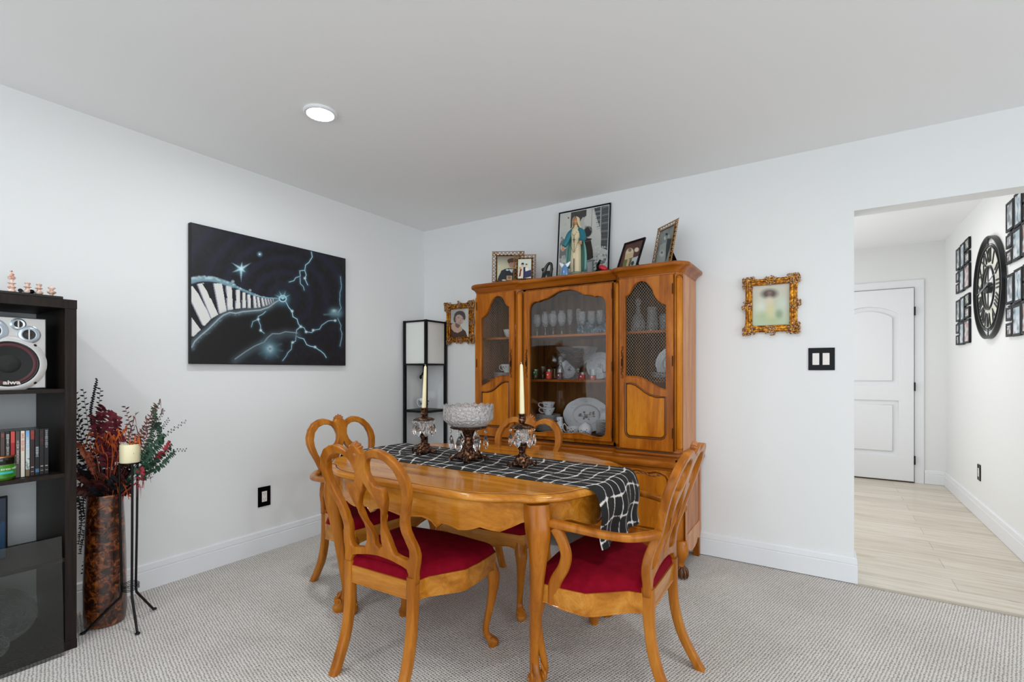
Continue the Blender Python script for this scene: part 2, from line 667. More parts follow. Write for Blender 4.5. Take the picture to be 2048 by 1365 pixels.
# carpet: small loops in rows
M_carpet = mat('loop_carpet', '#b8ada4', 0.95)
def carpet_mat(m):
    v0 = coords(m, (1, 1, 1), (0, 0, R(14)))
    nz = nd(m, 'ShaderNodeTexNoise'); nz.inputs['Scale'].default_value = 70; nz.inputs['Detail'].default_value = 2; lk(m, v0, nz.inputs['Vector'])
    vm = nd(m, 'ShaderNodeVectorMath', operation='SCALE'); vm.inputs['Scale'].default_value = .011; lk(m, nz.outputs['Color'], vm.inputs[0])
    va = nd(m, 'ShaderNodeVectorMath', operation='ADD'); lk(m, v0, va.inputs[0]); lk(m, vm.outputs[0], va.inputs[1])
    v = va.outputs[0]
    sp = nd(m, 'ShaderNodeSeparateXYZ'); lk(m, v, sp.inputs[0])
    def sine(o, k, ph=0.0):
        a = nd(m, 'ShaderNodeMath', operation='MULTIPLY_ADD'); lk(m, o, a.inputs[0]); a.inputs[1].default_value = k; a.inputs[2].default_value = ph
        b = nd(m, 'ShaderNodeMath', operation='SINE'); lk(m, a.outputs[0], b.inputs[0])
        return b.outputs[0]
    k = 2 * PI / 0.0115
    s1, s2 = sine(sp.outputs[0], k), sine(sp.outputs[1], k)
    p_ = nd(m, 'ShaderNodeMath', operation='ADD'); lk(m, s1, p_.inputs[0]); lk(m, s2, p_.inputs[1])
    q = nd(m, 'ShaderNodeMath', operation='MULTIPLY_ADD'); lk(m, p_.outputs[0], q.inputs[0]); q.inputs[1].default_value = 0.25; q.inputs[2].default_value = 0.5
    n1 = noise_tex(m, v, 240, 2)
    q2 = nd(m, 'ShaderNodeMath', operation='MULTIPLY_ADD'); lk(m, n1, q2.inputs[0]); q2.inputs[1].default_value = 0.5; lk(m, q.outputs[0], q2.inputs[2])
    c1 = ramp(m, q2.outputs[0], [(0.24, '#57534f'), (0.46, '#aaa49e'), (0.88, '#e6e0da')])
    n2 = noise_tex(m, v, 2.6, 4, 0.6)
    c2 = ramp(m, n2, [(0.35, (0.90, 0.89, 0.88)), (0.62, (1, 1, 1))])
    mx = nd(m, 'ShaderNodeMixRGB', blend_type='MULTIPLY'); mx.inputs[0].default_value = 1
    lk(m, c1, mx.inputs[1]); lk(m, c2, mx.inputs[2]); lk(m, mx.outputs[0], bc(m))
    bump(m, q2.outputs[0], 0.5, 0.004)
carpet_mat(M_carpet)
bm = BM(); box(bm, -0.12, XR + .12, YR - .12, -0.004, -0.10, 0.0); struct('floor_carpet', bm, M_carpet)

# plank floor of the hall
M_plank = mat('pale_oak_planks', '#c9bfae', 0.4, Coat_Weight=0.15)
def plank_mat(m):
    v = coords(m, (1, 1, 1))
    b = nd(m, 'ShaderNodeTexBrick', offset=0.37, offset_frequency=2)
    b.inputs['Scale'].default_value = 1.0
    b.inputs['Brick Width'].default_value = 1.22
    b.inputs['Row Height'].default_value = 0.18
    b.inputs['Mortar Size'].default_value = 0.0012
    b.inputs['Color1'].default_value = (*rgb('#ddd4c6'), 1)
    b.inputs['Color2'].default_value = (*rgb('#cec3b3'), 1)
    b.inputs['Mortar'].default_value = (*rgb('#9a8d7c'), 1)
    lk(m, v, b.inputs['Vector'])
    v2 = coords(m, (1.3, 16, 1))
    n = noise_tex(m, v2, 2.0, 6, 0.62, 0.4)
    c = ramp(m, n, [(0.30, (0.78, 0.75, 0.70)), (0.45, (0.95, 0.94, 0.92)), (0.6, (1.06, 1.06, 1.05))])
    mx = nd(m, 'ShaderNodeMixRGB', blend_type='MULTIPLY'); mx.inputs[0].default_value = 1
    lk(m, b.outputs['Color'], mx.inputs[1]); lk(m, c, mx.inputs[2])
    v3 = coords(m, (1.6, 11, 1))
    n3 = noise_tex(m, v3, 2.3, 2, 0.5)
    c3 = ramp(m, n3, [(0.715, (1, 1, 1)), (0.77, (0.5, 0.42, 0.34))])
    mx2 = nd(m, 'ShaderNodeMixRGB', blend_type='MULTIPLY'); mx2.inputs[0].default_value = 0.8
    lk(m, mx.outputs[0], mx2.inputs[1]); lk(m, c3, mx2.inputs[2])
    lk(m, mx2.outputs[0], bc(m))
plank_mat(M_plank)
bm = BM(); box(bm, 2.2, HX, -0.004, HY, -0.10, 0.0); struct('floor_hall', bm, M_plank)
bm = BM(); box(bm, OX0, OX1, -0.028, -0.002, 0.0, 0.005, bev=.002); struct('trim_1', bm, mat('threshold_trim', '#b5aa9a', 0.4))

# hall shell
HZ = 2.515
bm = BM(); box(bm, HX, HX + .12, WT, HY + .12, 0, HZ); struct('wall_hall_right', bm, M_wall)
bm = BM(); box(bm, 2.2, HX, HY, HY + .12, 0, HZ); struct('wall_hall_end', bm, M_wall)
bm = BM(); box(bm, 2.08, 2.2, WT, HY + .12, 0, HZ); struct('wall_hall_left', bm, M_wall)
bm = BM(); box(bm, 2.08, HX + .12, WT, HY + .12, HZ, HZ + .1); struct('ceiling_hall', bm, M_ceil)
bm = BM(); box(bm, 2.08, HX + .12, WT, WT + .01, H, HZ); struct('wall_hall_front', bm, M_wall)

# baseboards
BH = 0.14
bprof = [(0.0, 0.0), (0.016, 0.0), (0.016, 0.096), (0.0125, 0.099), (0.0125, 0.103), (0.0155, 0.106), (0.013, 0.134), (0.008, 0.14), (0.0, 0.14)]
def baseboard(name, path, z0=0.0):
    """path in plan; board stands to the right-hand side of the path"""
    bm = BM()
    rings = []
    n = len(path)
    for i, q in enumerate(path):
        q = Vector(q)
        ns = []
        if i > 0:
            e = (q - Vector(path[i - 1])).normalized(); ns.append(Vector((e.y, -e.x)))
        if i < n - 1:
            e = (Vector(path[i + 1]) - q).normalized(); ns.append(Vector((e.y, -e.x)))
        m_ = sum(ns, Vector((0, 0))).normalized()
        k = 1 / m_.dot(ns[0])
        rings.append([Vector((q.x + m_.x * d * k, q.y + m_.y * d * k, z + z0)) for d, z in bprof])
    bridge(bm, rings, True, True)
    return struct(name, bm, M_trim)
baseboard('baseboard_left', [(0, YR), (0, 0)])
baseboard('baseboard_back', [(0.016, 0), (OX0, 0), (OX0, WT)], 0.004)
baseboard('baseboard_hall_end', [(3.93, HY), (HX, HY)], 0.002)
baseboard('baseboard_hall_right', [(HX, HY), (HX, WT)], 0.002)

# hall door with arched panels
def arch_rect(x0, x1, z0, z1, rise, n=12):
    o = [(x0, z0), (x1, z0), (x1, z1)]
    for i in range(1, n):
        t = i / n
        x = x1 + (x0 - x1) * t
        o.append((x, z1 + rise * math.sin(PI * t) ** 0.8))
    o.append((x0, z1))
    return o
DX0, DX1 = 3.045, 3.845
door = empty('door_1', (3.445, HY - .02, 0.0)); door['kind'] = 'structure'
Md = Matrix.Translation((0, 0, 0))
def XZl(y): return XZ(y)
o1 = arch_rect(-.27, .27, 1.02, 1.78, .09)
o2 = rect(-.27, .27, .27, .86)
plate('door_leaf', rect(-.398, .398, .014, 2.045), [o1, o2], .036, .003, M_door, door, XZ(.0))
bm = BM(); box(bm, -.30, .30, .004, .014, .2, 1.95); obj('door_core', bm, M_door, door)
plate('door_panel', arch_rect(-.222, .222, 1.068, 1.745, .08), [], .022, .006, M_door, door, XZ(-.004))
plate('door_panel', rect(-.222, .222, .318, .812), [], .022, .006, M_door, door, XZ(-.004))
for z in (.24, 1.01, 1.80):
    bm = BM(); cyl(bm, (.404, -.022, z - .045), (.404, -.022, z + .045), .0065, 10); obj('hinge', bm, M_black, door)
bm = BM(); cyl(bm, (-.335, -.018, .985), (-.335, -.06, .985), .011); box(bm, -.345, -.225, -.068, -.052, .976, .994, bev=.004); cyl(bm, (-.335, -.018, .985), (-.335, -.026, .985), .027, 20)
obj('door_handle', bm, M_black, door)
bm = BM(); box(bm, DX1 + .006, DX1 + .082, HY - .016, HY, 0, 2.06, bev=.003); box(bm, DX0 - .082, DX0 - .006, HY - .016, HY, 0, 2.06, bev=.003)
box(bm, DX0 - .082, DX1 + .082, HY - .016, HY, 2.056, 2.132, bev=.003)
struct('trim_2', bm, M_trim)
bm = BM(); box(bm, DX0, DX1, HY - .03, HY + .002, 0.001, 0.012); struct('trim_3', bm, mat('door_sweep', '#3a2a1c', 0.6))

# downlights
M_led = emis('led_diffuser', (0.93, 0.975, 1.0), DOWNLIGHT)
M_ledh = emis('led_diffuser_hall', (1.0, 0.99, 0.975), 150)
def downlight(x, y, z, m, label, group=None, r=.062):
    t = empty('ceiling_light', (x, y, z - .012), 0, label, 'ceiling light', group)
    bm = BM(); lathe(bm, [(r + .016, .012), (r + .016, .004), (r + .012, 0.0), (r + .001, 0.0), (r, .004), (r, .012)], n=40, cap=False); obj('trim_ring', bm, M_trim, t, smooth=True)
    bm = BM(); lathe(bm, [(r, .003), (r * .5, .0025), (0.0005, .0025)], n=40, cap=False)
    obj('diffuser', bm, m, t, smooth=True)
downlight(.985, -1.785, H, M_led, 'round white recessed downlight glowing in the dining room ceiling')
downlight(1.2, -3.42, H, M_led, 'round recessed downlight in the ceiling above the dark shelving unit')
downlight(3.7, -3.42, H, M_led, 'round recessed downlight in the ceiling right of the camera')
downlight(3.02, -1.785, H, M_led, 'unseen downlight added to brighten the back wall, between the camera and the light switch')  # added out of view to lift the back wall, cabinet side and carpet
downlight(3.3, 1.6, HZ, M_ledh, 'round recessed downlight in the hall ceiling')

# ================================================================== wall plates
def wall_plate(name, M, label, cat, w, h, rockers, outlet=False, loc=(0, 0, 0)):
    t = empty(name, loc, 0, label, cat)
    holes = [rect(x - .0165, x + .0165, h / 2 - .0335, h / 2 + .0335) for x in rockers]
    plate('cover_plate', rect(-w / 2, w / 2, 0, h), holes, .006, .0015, M_blackgloss, t, M)
    for x in rockers:
        bm = BM()
        if outlet:
            box(bm, x - .0165, x + .0165, h / 2 - .0335, h / 2 + .0335, -.003, .0045, bev=.001)
            for dz in (-.019, .016):
                for dx in (-.006, .006): box(bm, x + dx - .001, x + dx + .001, h / 2 + dz, h / 2 + dz + .008, .0045, .0048, mi=1)
                ball(bm, (x, h / 2 + dz - .006, .0045), .0024, sz=.2, sub=1, mi=1)
        else:
            vs_ = box(bm, x - .0165, x + .0165, h / 2 - .0335, h / 2 + .0335, -.003, .0045, bev=.001)
        bmesh.ops.transform(bm, matrix=M, verts=bm.verts[:])
        obj('receptacle' if outlet else 'rocker', bm, [mat('switch_white', '#ece6e0', 0.35), M_black], t)
wall_plate('light_switch', XZ(0), 'black double switch plate with two white rockers beside the hall opening', 'light switch', .127, .127, [-.027, .022], loc=(3.045, -.004, 1.177))
wall_plate('wall_outlet', YZ(0), 'black outlet plate low on the wall below the piano key painting', 'outlet', .083, .127, [0], True, loc=(.004, -1.499, .295))
wall_plate('wall_outlet', Matrix(((0, 0, -1, 0), (-1, 0, 0, 0), (0, 1, 0, 0), (0, 0, 0, 1))), 'black outlet plate low on the hall wall under the clock', 'outlet', .083, .127, [0], True, loc=(HX - .004, 2.0, .30))

# ================================================================== piano key painting on canvas
Q = [(112, 75), (1413, 372), (1408, 1285), (98, 1280)]
pc = Pic(380, 290, Q, '#0b0b10')
d0 = np.hypot((pc.X - 880) / 1.0, (pc.Y - 715) / 0.95)
rip = 0.5 + 0.5 * np.sin(d0 / 105 * 2 * PI * (1 - d0 / 3400) + 0.8)
pc.mix(rip ** 2 * 0.5 * np.clip((1350 - pc.Y) / 700, 0, 1), '#1e1e3c')
pc.noise(3, 60, .3, .9, '#23232e', .35)
hill = [(98, 1290), (98, 1145), (150, 1080), (215, 1025), (290, 960), (350, 890), (440, 850), (560, 835), (690, 805), (800, 750), (860, 725), (900, 745), (950, 830), (985, 900), (1020, 960), (985, 1030), (860, 1010), (760, 1030), (700, 1090), (560, 1170), (460, 1240), (440, 1290)]
pc.poly(hill, '#08080a')
keys = [[(105, 615), (130, 612), (272, 890), (262, 905), (215, 955), (200, 945), (107, 745)],
        [(107, 885), (182, 990), (120, 1048), (107, 1040)],
        [(160, 595), (212, 585), (332, 858), (275, 892)], [(298, 590), (366, 588), (404, 828), (345, 850)],
        [(404, 608), (448, 605), (457, 812), (414, 820)], [(487, 642), (520, 640), (519, 802), (483, 805)],
        [(540, 665), (566, 668), (565, 797), (540, 800)], [(583, 682), (606, 682), (610, 798), (588, 800)],
        [(630, 690), (648, 692), (660, 797), (640, 798)], [(664, 700), (680, 702), (692, 792), (674, 793)],
        [(700, 710), (713, 712), (728, 782), (712, 784)], [(728, 714), (738, 716), (752, 775), (742, 777)],
        [(752, 718), (760, 719), (772, 768), (764, 770)], [(774, 720), (781, 721), (790, 760), (784, 762)], [(795, 718), (801, 719), (808, 752), (803, 753)]]
for k in keys:
    ks = [(x - 9, y + 2) for x, y in k]
    pc.poly(ks, '#8d8fa0')
    pc.poly(k, '#dddcd8')
for k in ([(196, 588), (250, 600), (292, 712), (262, 718), (240, 660)], [(372, 600), (392, 640), (412, 712), (398, 716)], [(452, 640), (476, 640), (486, 735), (470, 738)], [(106, 600), (150, 598), (184, 690), (165, 680)], [(523, 665), (538, 668), (538, 730), (526, 730)], [(610, 690), (626, 690), (628, 740), (616, 740)]):
    pc.poly(k, '#0c0c10')
cloud = [(105, 575), (150, 560), (200, 552), (260, 552), (330, 562), (400, 585), (460, 605), (520, 635), (580, 660), (640, 685), (700, 702), (760, 712), (850, 714)]
rs = random.Random(4)
pc.line(cloud[:7], 26, '#7fa0ac', .9, .5)
pc.line(cloud[6:10], 14, '#6c95a4', .9, .5)
pc.line(cloud[9:], 7, '#86b4c4', .9, .5)
for i in range(70):
    t = rs.random() ** 1.2; k = t * (len(cloud) - 1); a = cloud[int(k)]; b = cloud[min(int(k) + 1, 12)]; f = k - int(k)
    x, y = a[0] + (b[0] - a[0]) * f, a[1] + (b[1] - a[1]) * f
    r = 24 * (1 - t) + 5
    pc.ell(x + rs.uniform(-4, 4), y - r * rs.uniform(.2, .9), r * rs.uniform(.5, 1), r * rs.uniform(.35, .7), rs.choice(['#a9c4cc', '#7d9ba6', '#c6dade']), .6, soft=.7)
pc.ell(458, 572, 18, 16, '#a9c4cc', .7, soft=.5); pc.ell(604, 645, 14, 12, '#a9c4cc', .7, soft=.5)
low = [(104, 1140), (130, 1090), (180, 1040), (240, 990), (290, 940), (335, 895), (375, 862), (430, 838), (480, 845), (540, 830), (620, 822), (690, 815), (760, 790), (820, 745), (860, 722)]
pc.glow(low, 26, '#5a6a72', .8)
pc.line(low, 7, '#b6c9d0', .8, .8)
for i in range(60):
    t = rs.random(); k = t * (len(low) - 1); a = low[int(k)]; b = low[min(int(k) + 1, 14)]; f = k - int(k)
    pc.ell(a[0] + (b[0] - a[0]) * f + rs.uniform(-8, 14), a[1] + (b[1] - a[1]) * f + rs.uniform(2, 34) * (1 - t * .7), 16 * (1 - t * .6), 8, '#74868e', .35, rot=rs.uniform(-1, 0), soft=.9)
def bolt(P, w=5, seed=1, col='#b4dcE8'.lower(), gl=20):
    r_ = random.Random(seed)
    out = [P[0]]
    for a, b in zip(P[:-1], P[1:]):
        L = math.hypot(b[0] - a[0], b[1] - a[1]); n = max(1, int(L / 28))
        for j in range(1, n + 1):
            t = j / n
            out.append((a[0] + (b[0] - a[0]) * t + r_.uniform(-8, 8) * (j < n), a[1] + (b[1] - a[1]) * t + r_.uniform(-6, 6) * (j < n)))
    pc.glow(out, gl * .7, '#3c6476', .35)
    pc.line(out, w * .62, col, .95, .7)
bolt([(1125, 312), (1132, 355), (1105, 400), (1075, 425), (1068, 470), (1080, 510), (1068, 540), (1092, 595)], 7, 2)
bolt([(1068, 470), (1025, 475), (1030, 520), (990, 535), (975, 560), (935, 572)], 6, 3)
bolt([(1028, 530), (1030, 585), (1055, 610), (1062, 640)], 5, 4)
bolt([(905, 740), (930, 790), (958, 825), (965, 870), (1000, 890), (1010, 930), (1030, 955)], 7, 5)
bolt([(1030, 955), (995, 985), (990, 1035), (1055, 1060), (1080, 1110), (1150, 1130), (1200, 1165), (1245, 1220)], 7, 6)
bolt([(990, 1035), (985, 1080), (955, 1095), (950, 1150), (905, 1210), (875, 1250)], 5, 7)
bolt([(1030, 955), (1060, 965), (1075, 1000), (1125, 1005), (1140, 985), (1190, 975), (1210, 940), (1260, 905), (1325, 900)], 5, 8)
bolt([(735, 825), (710, 850), (670, 870), (672, 905), (690, 950), (690, 990), (720, 1015)], 5, 9)
bolt([(668, 895), (625, 915), (612, 960)], 4, 10)
ridge = [(470, 1240), (560, 1175), (640, 1125), (720, 1090), (750, 1050), (790, 1018), (850, 1018), (900, 1000), (960, 1005), (1000, 1010)]
pc.glow([(x, y + 14) for x, y in ridge], 34, '#46555c', .7); pc.line(ridge, 6, '#9fb6be', .7, .9)
pc.glow([(765, 1150), (766, 1151)], 60, '#6f98a8', .9); pc.glow([(768, 1148), (769, 1149)], 22, '#cfe6ec', 1)
for a in (-2.3, -.5, .2, .9, 1.9, 2.6): pc.glow([(768, 1148), (768 + 110 * math.cos(a), 1148 + 90 * math.sin(a))], 9, '#4a6c7a', .35)
pc.glow([(1310, 830), (1345, 835)], 34, '#7599a4', .9); pc.ell(1315, 815, 26, 18, '#b2ccd2', .8, soft=.8); pc.glow([(1230, 850), (1300, 845)], 8, '#5d7c88', .6)
bolt([(1370, 520), (1378, 600), (1365, 690), (1375, 790), (1350, 830)], 4, 11); bolt([(1345, 880), (1372, 940), (1380, 1010), (1362, 1120)], 4, 12)
pc.glow([(880, 715), (881, 716)], 45, '#5f97ac', .8); pc.line([(880 + 30 * math.cos(a), 715 + 27 * math.sin(a)) for a in np.linspace(0, 6.28, 14)], 5, '#c6e6ee', .9, .6); pc.ell(880, 715, 22, 19, '#0a0c10', 1)
def ray(x, y, a, L, w, col):
    for k_ in range(6): pc.glow([(x + L * k_ / 6 * math.cos(a), y + L * k_ / 6 * math.sin(a)), (x + L * (k_ + 1) / 6 * math.cos(a), y + L * (k_ + 1) / 6 * math.sin(a))], w * (1 - k_ / 6.5), col, .8 * (1 - k_ / 7))
for a in (-1.2, -.5, -2.0, 3.6): ray(880, 715, a, 75, 6, '#a4d4e2')
pc.glow([(530, 470), (531, 471)], 36, '#4d7c90', .8)
for p2 in ((450, 410), (538, 405), (612, 412), (455, 492), (528, 572), (565, 490)): ray(530, 462, math.atan2(p2[1] - 462, p2[0] - 530), math.hypot(p2[0] - 530, p2[1] - 462), 9, '#bfe3ec')
pc.ell(530, 462, 13, 18, '#dff4f8', .9, soft=.8)
pc.glow([(688, 335), (689, 336)], 15, '#7fb0c6', 1); pc.ell(688, 335, 6, 6, '#e4f6fa')
for q in ((1030, 955), (958, 822), (1068, 538), (1150, 1130), (690, 990), (1075, 1000), (1135, 985), (960, 1092), (670, 895), (1322, 900)): pc.glow([q, (q[0] + 1, q[1])], 9, '#d6f0f6', 1)
cv = empty('canvas_painting', (.0, -1.416, 1.216), 0, 'large dark canvas painting of curving piano keys and blue lightning on the left wall', 'painting')
bm = BM(); box(bm, .003, .0335, -.531, .531, -.003, .803, bev=.003); obj('stretched_canvas', bm, mat('canvas_black', '#101012', 0.7), cv)
pic_obj(pc, 'painted_face', YZ(.0345) , 1.056, .797, attr_mat('painting_paint', 0.45), cv)
# ================================================================== dining table
TX, TY, TZ = 1.627, -1.406, 0.733
table = empty('dining_table', (TX, TY, 0), 0, 'oval honey wood dining table with scalloped apron and curved cabriole legs', 'table')
quad_pts = [(.785, 0.0), (.782, -.09), (.765, -.17), (.735, -.245), (.715, -.30), (.682, -.35), (.64, -.392), (.602, -.424), (.56, -.43), (.50, -.468), (.42, -.503), (.33, -.519), (.2, -.524), (.08, -.525)]
quad_pts = [(x * .929, y * .955) for x, y in quad_pts]
plan = [(x, y) for x, y in quad_pts] + [(-x, y) for x, y in reversed(quad_pts)] + [(-x, -y) for x, y in quad_pts[1:]] + [(x, -y) for x, y in reversed(quad_pts[1:])]
plan = plan[::-1]
def area2(P): return sum(P[i - 1][0] * P[i][1] - P[i][0] * P[i - 1][1] for i in range(len(P)))
if area2(plan) < 0: plan = plan[::-1]
plan = catmull_closed(plan, 3)
bm = BM()
mould(bm, plan, [(-.05, TZ - .040), (-.02, TZ - .036), (-.010, TZ - .030), (0.0, TZ - .024), (.001, TZ - .016), (-.003, TZ - .009), (-.010, TZ - .005), (-.019, TZ - .003, 1), (-.0245, TZ - .003), (-.026, TZ)])
obj('table_top', bm, [M_woodx, M_groove], table, smooth=True, angle=50)

def apron(bm, pl, th, ztop, zb, mi=0, line=0.0):
    n = len(pl)
    inn = offset_poly(pl, -th)
    if line:
        pass
    rings = [[Vector((x, y, ztop)) for x, y in inn], [Vector((x, y, ztop)) for x, y in pl],
             [Vector((x, y, zb[i] + .009)) for i, (x, y) in enumerate(pl)],
             [Vector((x, y, zb[i] + .006)) for i, (x, y) in enumerate(offset_poly(pl, -.0015))],
             [Vector((x, y, zb[i] + .003)) for i, (x, y) in enumerate(offset_poly(pl, .001))],
             [Vector((x, y, zb[i])) for i, (x, y) in enumerate(pl)], [Vector((x, y, zb[i])) for i, (x, y) in enumerate(inn)]]
    rings.append([v.copy() for v in rings[0]])
    bridge(bm, rings, True, False, mi)
    bmesh.ops.remove_doubles(bm, verts=bm.verts[:], dist=1e-6)

qa = [q_ for i_, q_ in enumerate(quad_pts) if i_ not in (6, 7, 8)]
qa = qa[:6] + [(.520, -.405)] + qa[6:]
pa = [(x, y) for x, y in qa] + [(-x, y) for x, y in reversed(qa)] + [(-x, -y) for x, y in qa[1:]] + [(x, -y) for x, y in reversed(qa[1:])]
if area2(pa) < 0: pa = pa[::-1]
ap = offset_poly(pa, -.036)
# refine
def refine(P, L):
    o = []
    for i in range(len(P)):
        a, b = Vector(P[i]), Vector(P[(i + 1) % len(P)])
        k = max(1, int((b - a).length / L))
        for j in range(k):
            q = a + (b - a) * j / k; o.append((q.x, q.y))
    return o
ap = refine(ap, .012)
def scallop_long(t):   # t: -1..1 along the long side
    a = abs(t)
    pts = [(0, .586), (.08, .592), (.2, .600), (.28, .592), (.33, .570), (.38, .592), (.44, .590), (.52, .580), (.60, .586), (.68, .602), (.73, .594), (.80, .588), (.87, .606), (.93, .624), (1.0, .606)]
    return np.interp(a, [p_[0] for p_ in pts], [p_[1] for p_ in pts])
def scallop_short(t):
    a = abs(t)
    return np.interp(a, [0, .12, .3, .45, .62, .75, .9, 1], [.600, .590, .576, .584, .604, .622, .624, .606])
zb = []
for x, y in ap:
    if abs(y) > .31 and abs(x) < .575: zb.append(scallop_long(x / .557))
    elif abs(x) > .557 and abs(y) < .34: zb.append(scallop_short(y / .32))
    else: zb.append(.604)
bm = BM(); apron(bm, ap, .02, TZ - .036, zb)
obj('apron', bm, M_woodx, table, smooth=True, angle=35)

def table_leg(sx, sy):
    d = Vector((sx * .80, sy * .60))
    kx, ky = sx * .558, sy * .345
    rot = math.atan2(sy * .68, sx * .73) 
    def P(off, z, h, bx=0.0):
        return (kx + d.x * off - sx * bx * .012, ky + d.y * off - sy * bx * .018, z, h, h * .92)
    bm = BM()
    zloft(bm, [P(.0, TZ - .037, .047), P(.004, .66, .049), P(.014, .60, .048), P(.018, .55, .040), P(.014, .49, .0325), P(.004, .40, .0265, .25), P(-.008, .28, .0225, .5), P(-.016, .17, .0190, .8), P(-.018, .11, .0178, 1), P(-.010, .075, .020, 1), P(.002, .048, .025, 1), P(.014, .026, .030, 1), P(.016, .012, .027, 1), P(.012, 0.0, .022, 1)], rot=rot, n=16, p=3.2, k=5)
    # scrolls each side of the foot
    for s in (-1, 1):
        c = Vector((kx + d.x * .012 - sx * .012, ky + d.y * .012 - sy * .018, .058))
        t = Vector((-d.y, d.x, 0)).normalized() * s
        o = c + t * .021
        cyl(bm, o - t * .006, o + t * .010, .017, 14)
        ball(bm, o + t * .011, .0075, sub=1)
        e = Vector((d.x, d.y, 0)).normalized()
        sweep(bm, [o + t * .004 + e * .016 + Vector((0, 0, .002)), o + t * .004 + e * .012 + Vector((0, 0, .018)), o + t * .002 - e * .002 + Vector((0, 0, .024)), o - t * .004 - e * .012 + Vector((0, 0, .045))], [.005, .006, .006, .002], n=6, k=3)
    return obj('leg', bm, M_wood, table, smooth=True, angle=60)
for sx in (-1, 1):
    for sy in (-1, 1): table_leg(sx, sy)

# ================================================================== chairs
def lean(z):
    if z < .44: return 0.0
    t = (z - .44) / .48
    return .010 * math.sin(min(t, .35) / .35 * PI) - .128 * t ** 1.35
def chair_back_parts(t, arms):
    k = .94 if not arms else .955
    half = [(.0, .922), (.012, .92), (.026, .905), (.036, .892), (.05, .893), (.075, .905), (.105, .913), (.14, .908), (.18, .890), (.212, .858), (.233, .815), (.236, .775), (.226, .735), (.206, .69), (.188, .64), (.184, .60), (.189, .565), (.202, .53), (.207, .50), (.203, .47), (.198, .44), (.197, .395)]
    innb = [(.160, .395), (.160, .428), (.150, .444), (.12, .452), (.06, .462), (0, .466)]
    out = [(x * k, z) for x, z in half] + [(x * k, z) for x, z in innb] + [(-x * k, z) for x, z in reversed(innb[:-1])] + [(-x * k, z) for x, z in reversed(half[1:])]
    hole = [(.040, .845), (.052, .864), (.078, .876), (.112, .879), (.148, .868), (.180, .840), (.196, .80), (.197, .765), (.186, .722), (.164, .672), (.149, .625), (.147, .585), (.155, .548), (.165, .52), (.163, .488), (.148, .478), (.11, .481), (.082, .488), (.068, .515), (.056, .56), (.052, .595), (.062, .635), (.084, .675), (.098, .712), (.100, .752), (.094, .760), (.076, .757), (.056, .765), (.040, .785), (.032, .815)]
    tear = [(0, .772), (.016, .740), (.044, .706), (.060, .672), (.060, .640), (.044, .605), (.026, .572), (.018, .535), (.020, .510), (0, .496)]
    holes = [[(x * k, z) for x, z in hole], [(-x * k, z) for x, z in hole[::-1]], [(x * k, z) for x, z in tear] + [(-x * k, z) for x, z in reversed(tear[1:-1])]]
    plate('backrest', out, holes, .030, .006, M_wood, t, XZ(0), fn=lambda c: (c.x, c.y + lean(c.z), c.z if c.z < .45 else .45 + (c.z - .45) * .972), seg=2)
    bm = BM()
    for i, a in enumerate((-50, -25, 0, 25, 50)):
        r_ = Matrix.Rotation(R(a), 3, 'Y')
        c = r_ @ Vector((0, 0, .020))
        ball(bm, (c.x, -.0 + lean(.90), .878 + c.z), .020, .28, .72, 1.0 + .15 * (i == 2), 2, rot=r_)
    ball(bm, (0, lean(.89), .873), .016, 1, 1, .8)
    obj('crest_shell', bm, mat('shell_wood', '#a56430', 0.3, Coat_Weight=.3), t, smooth=True)

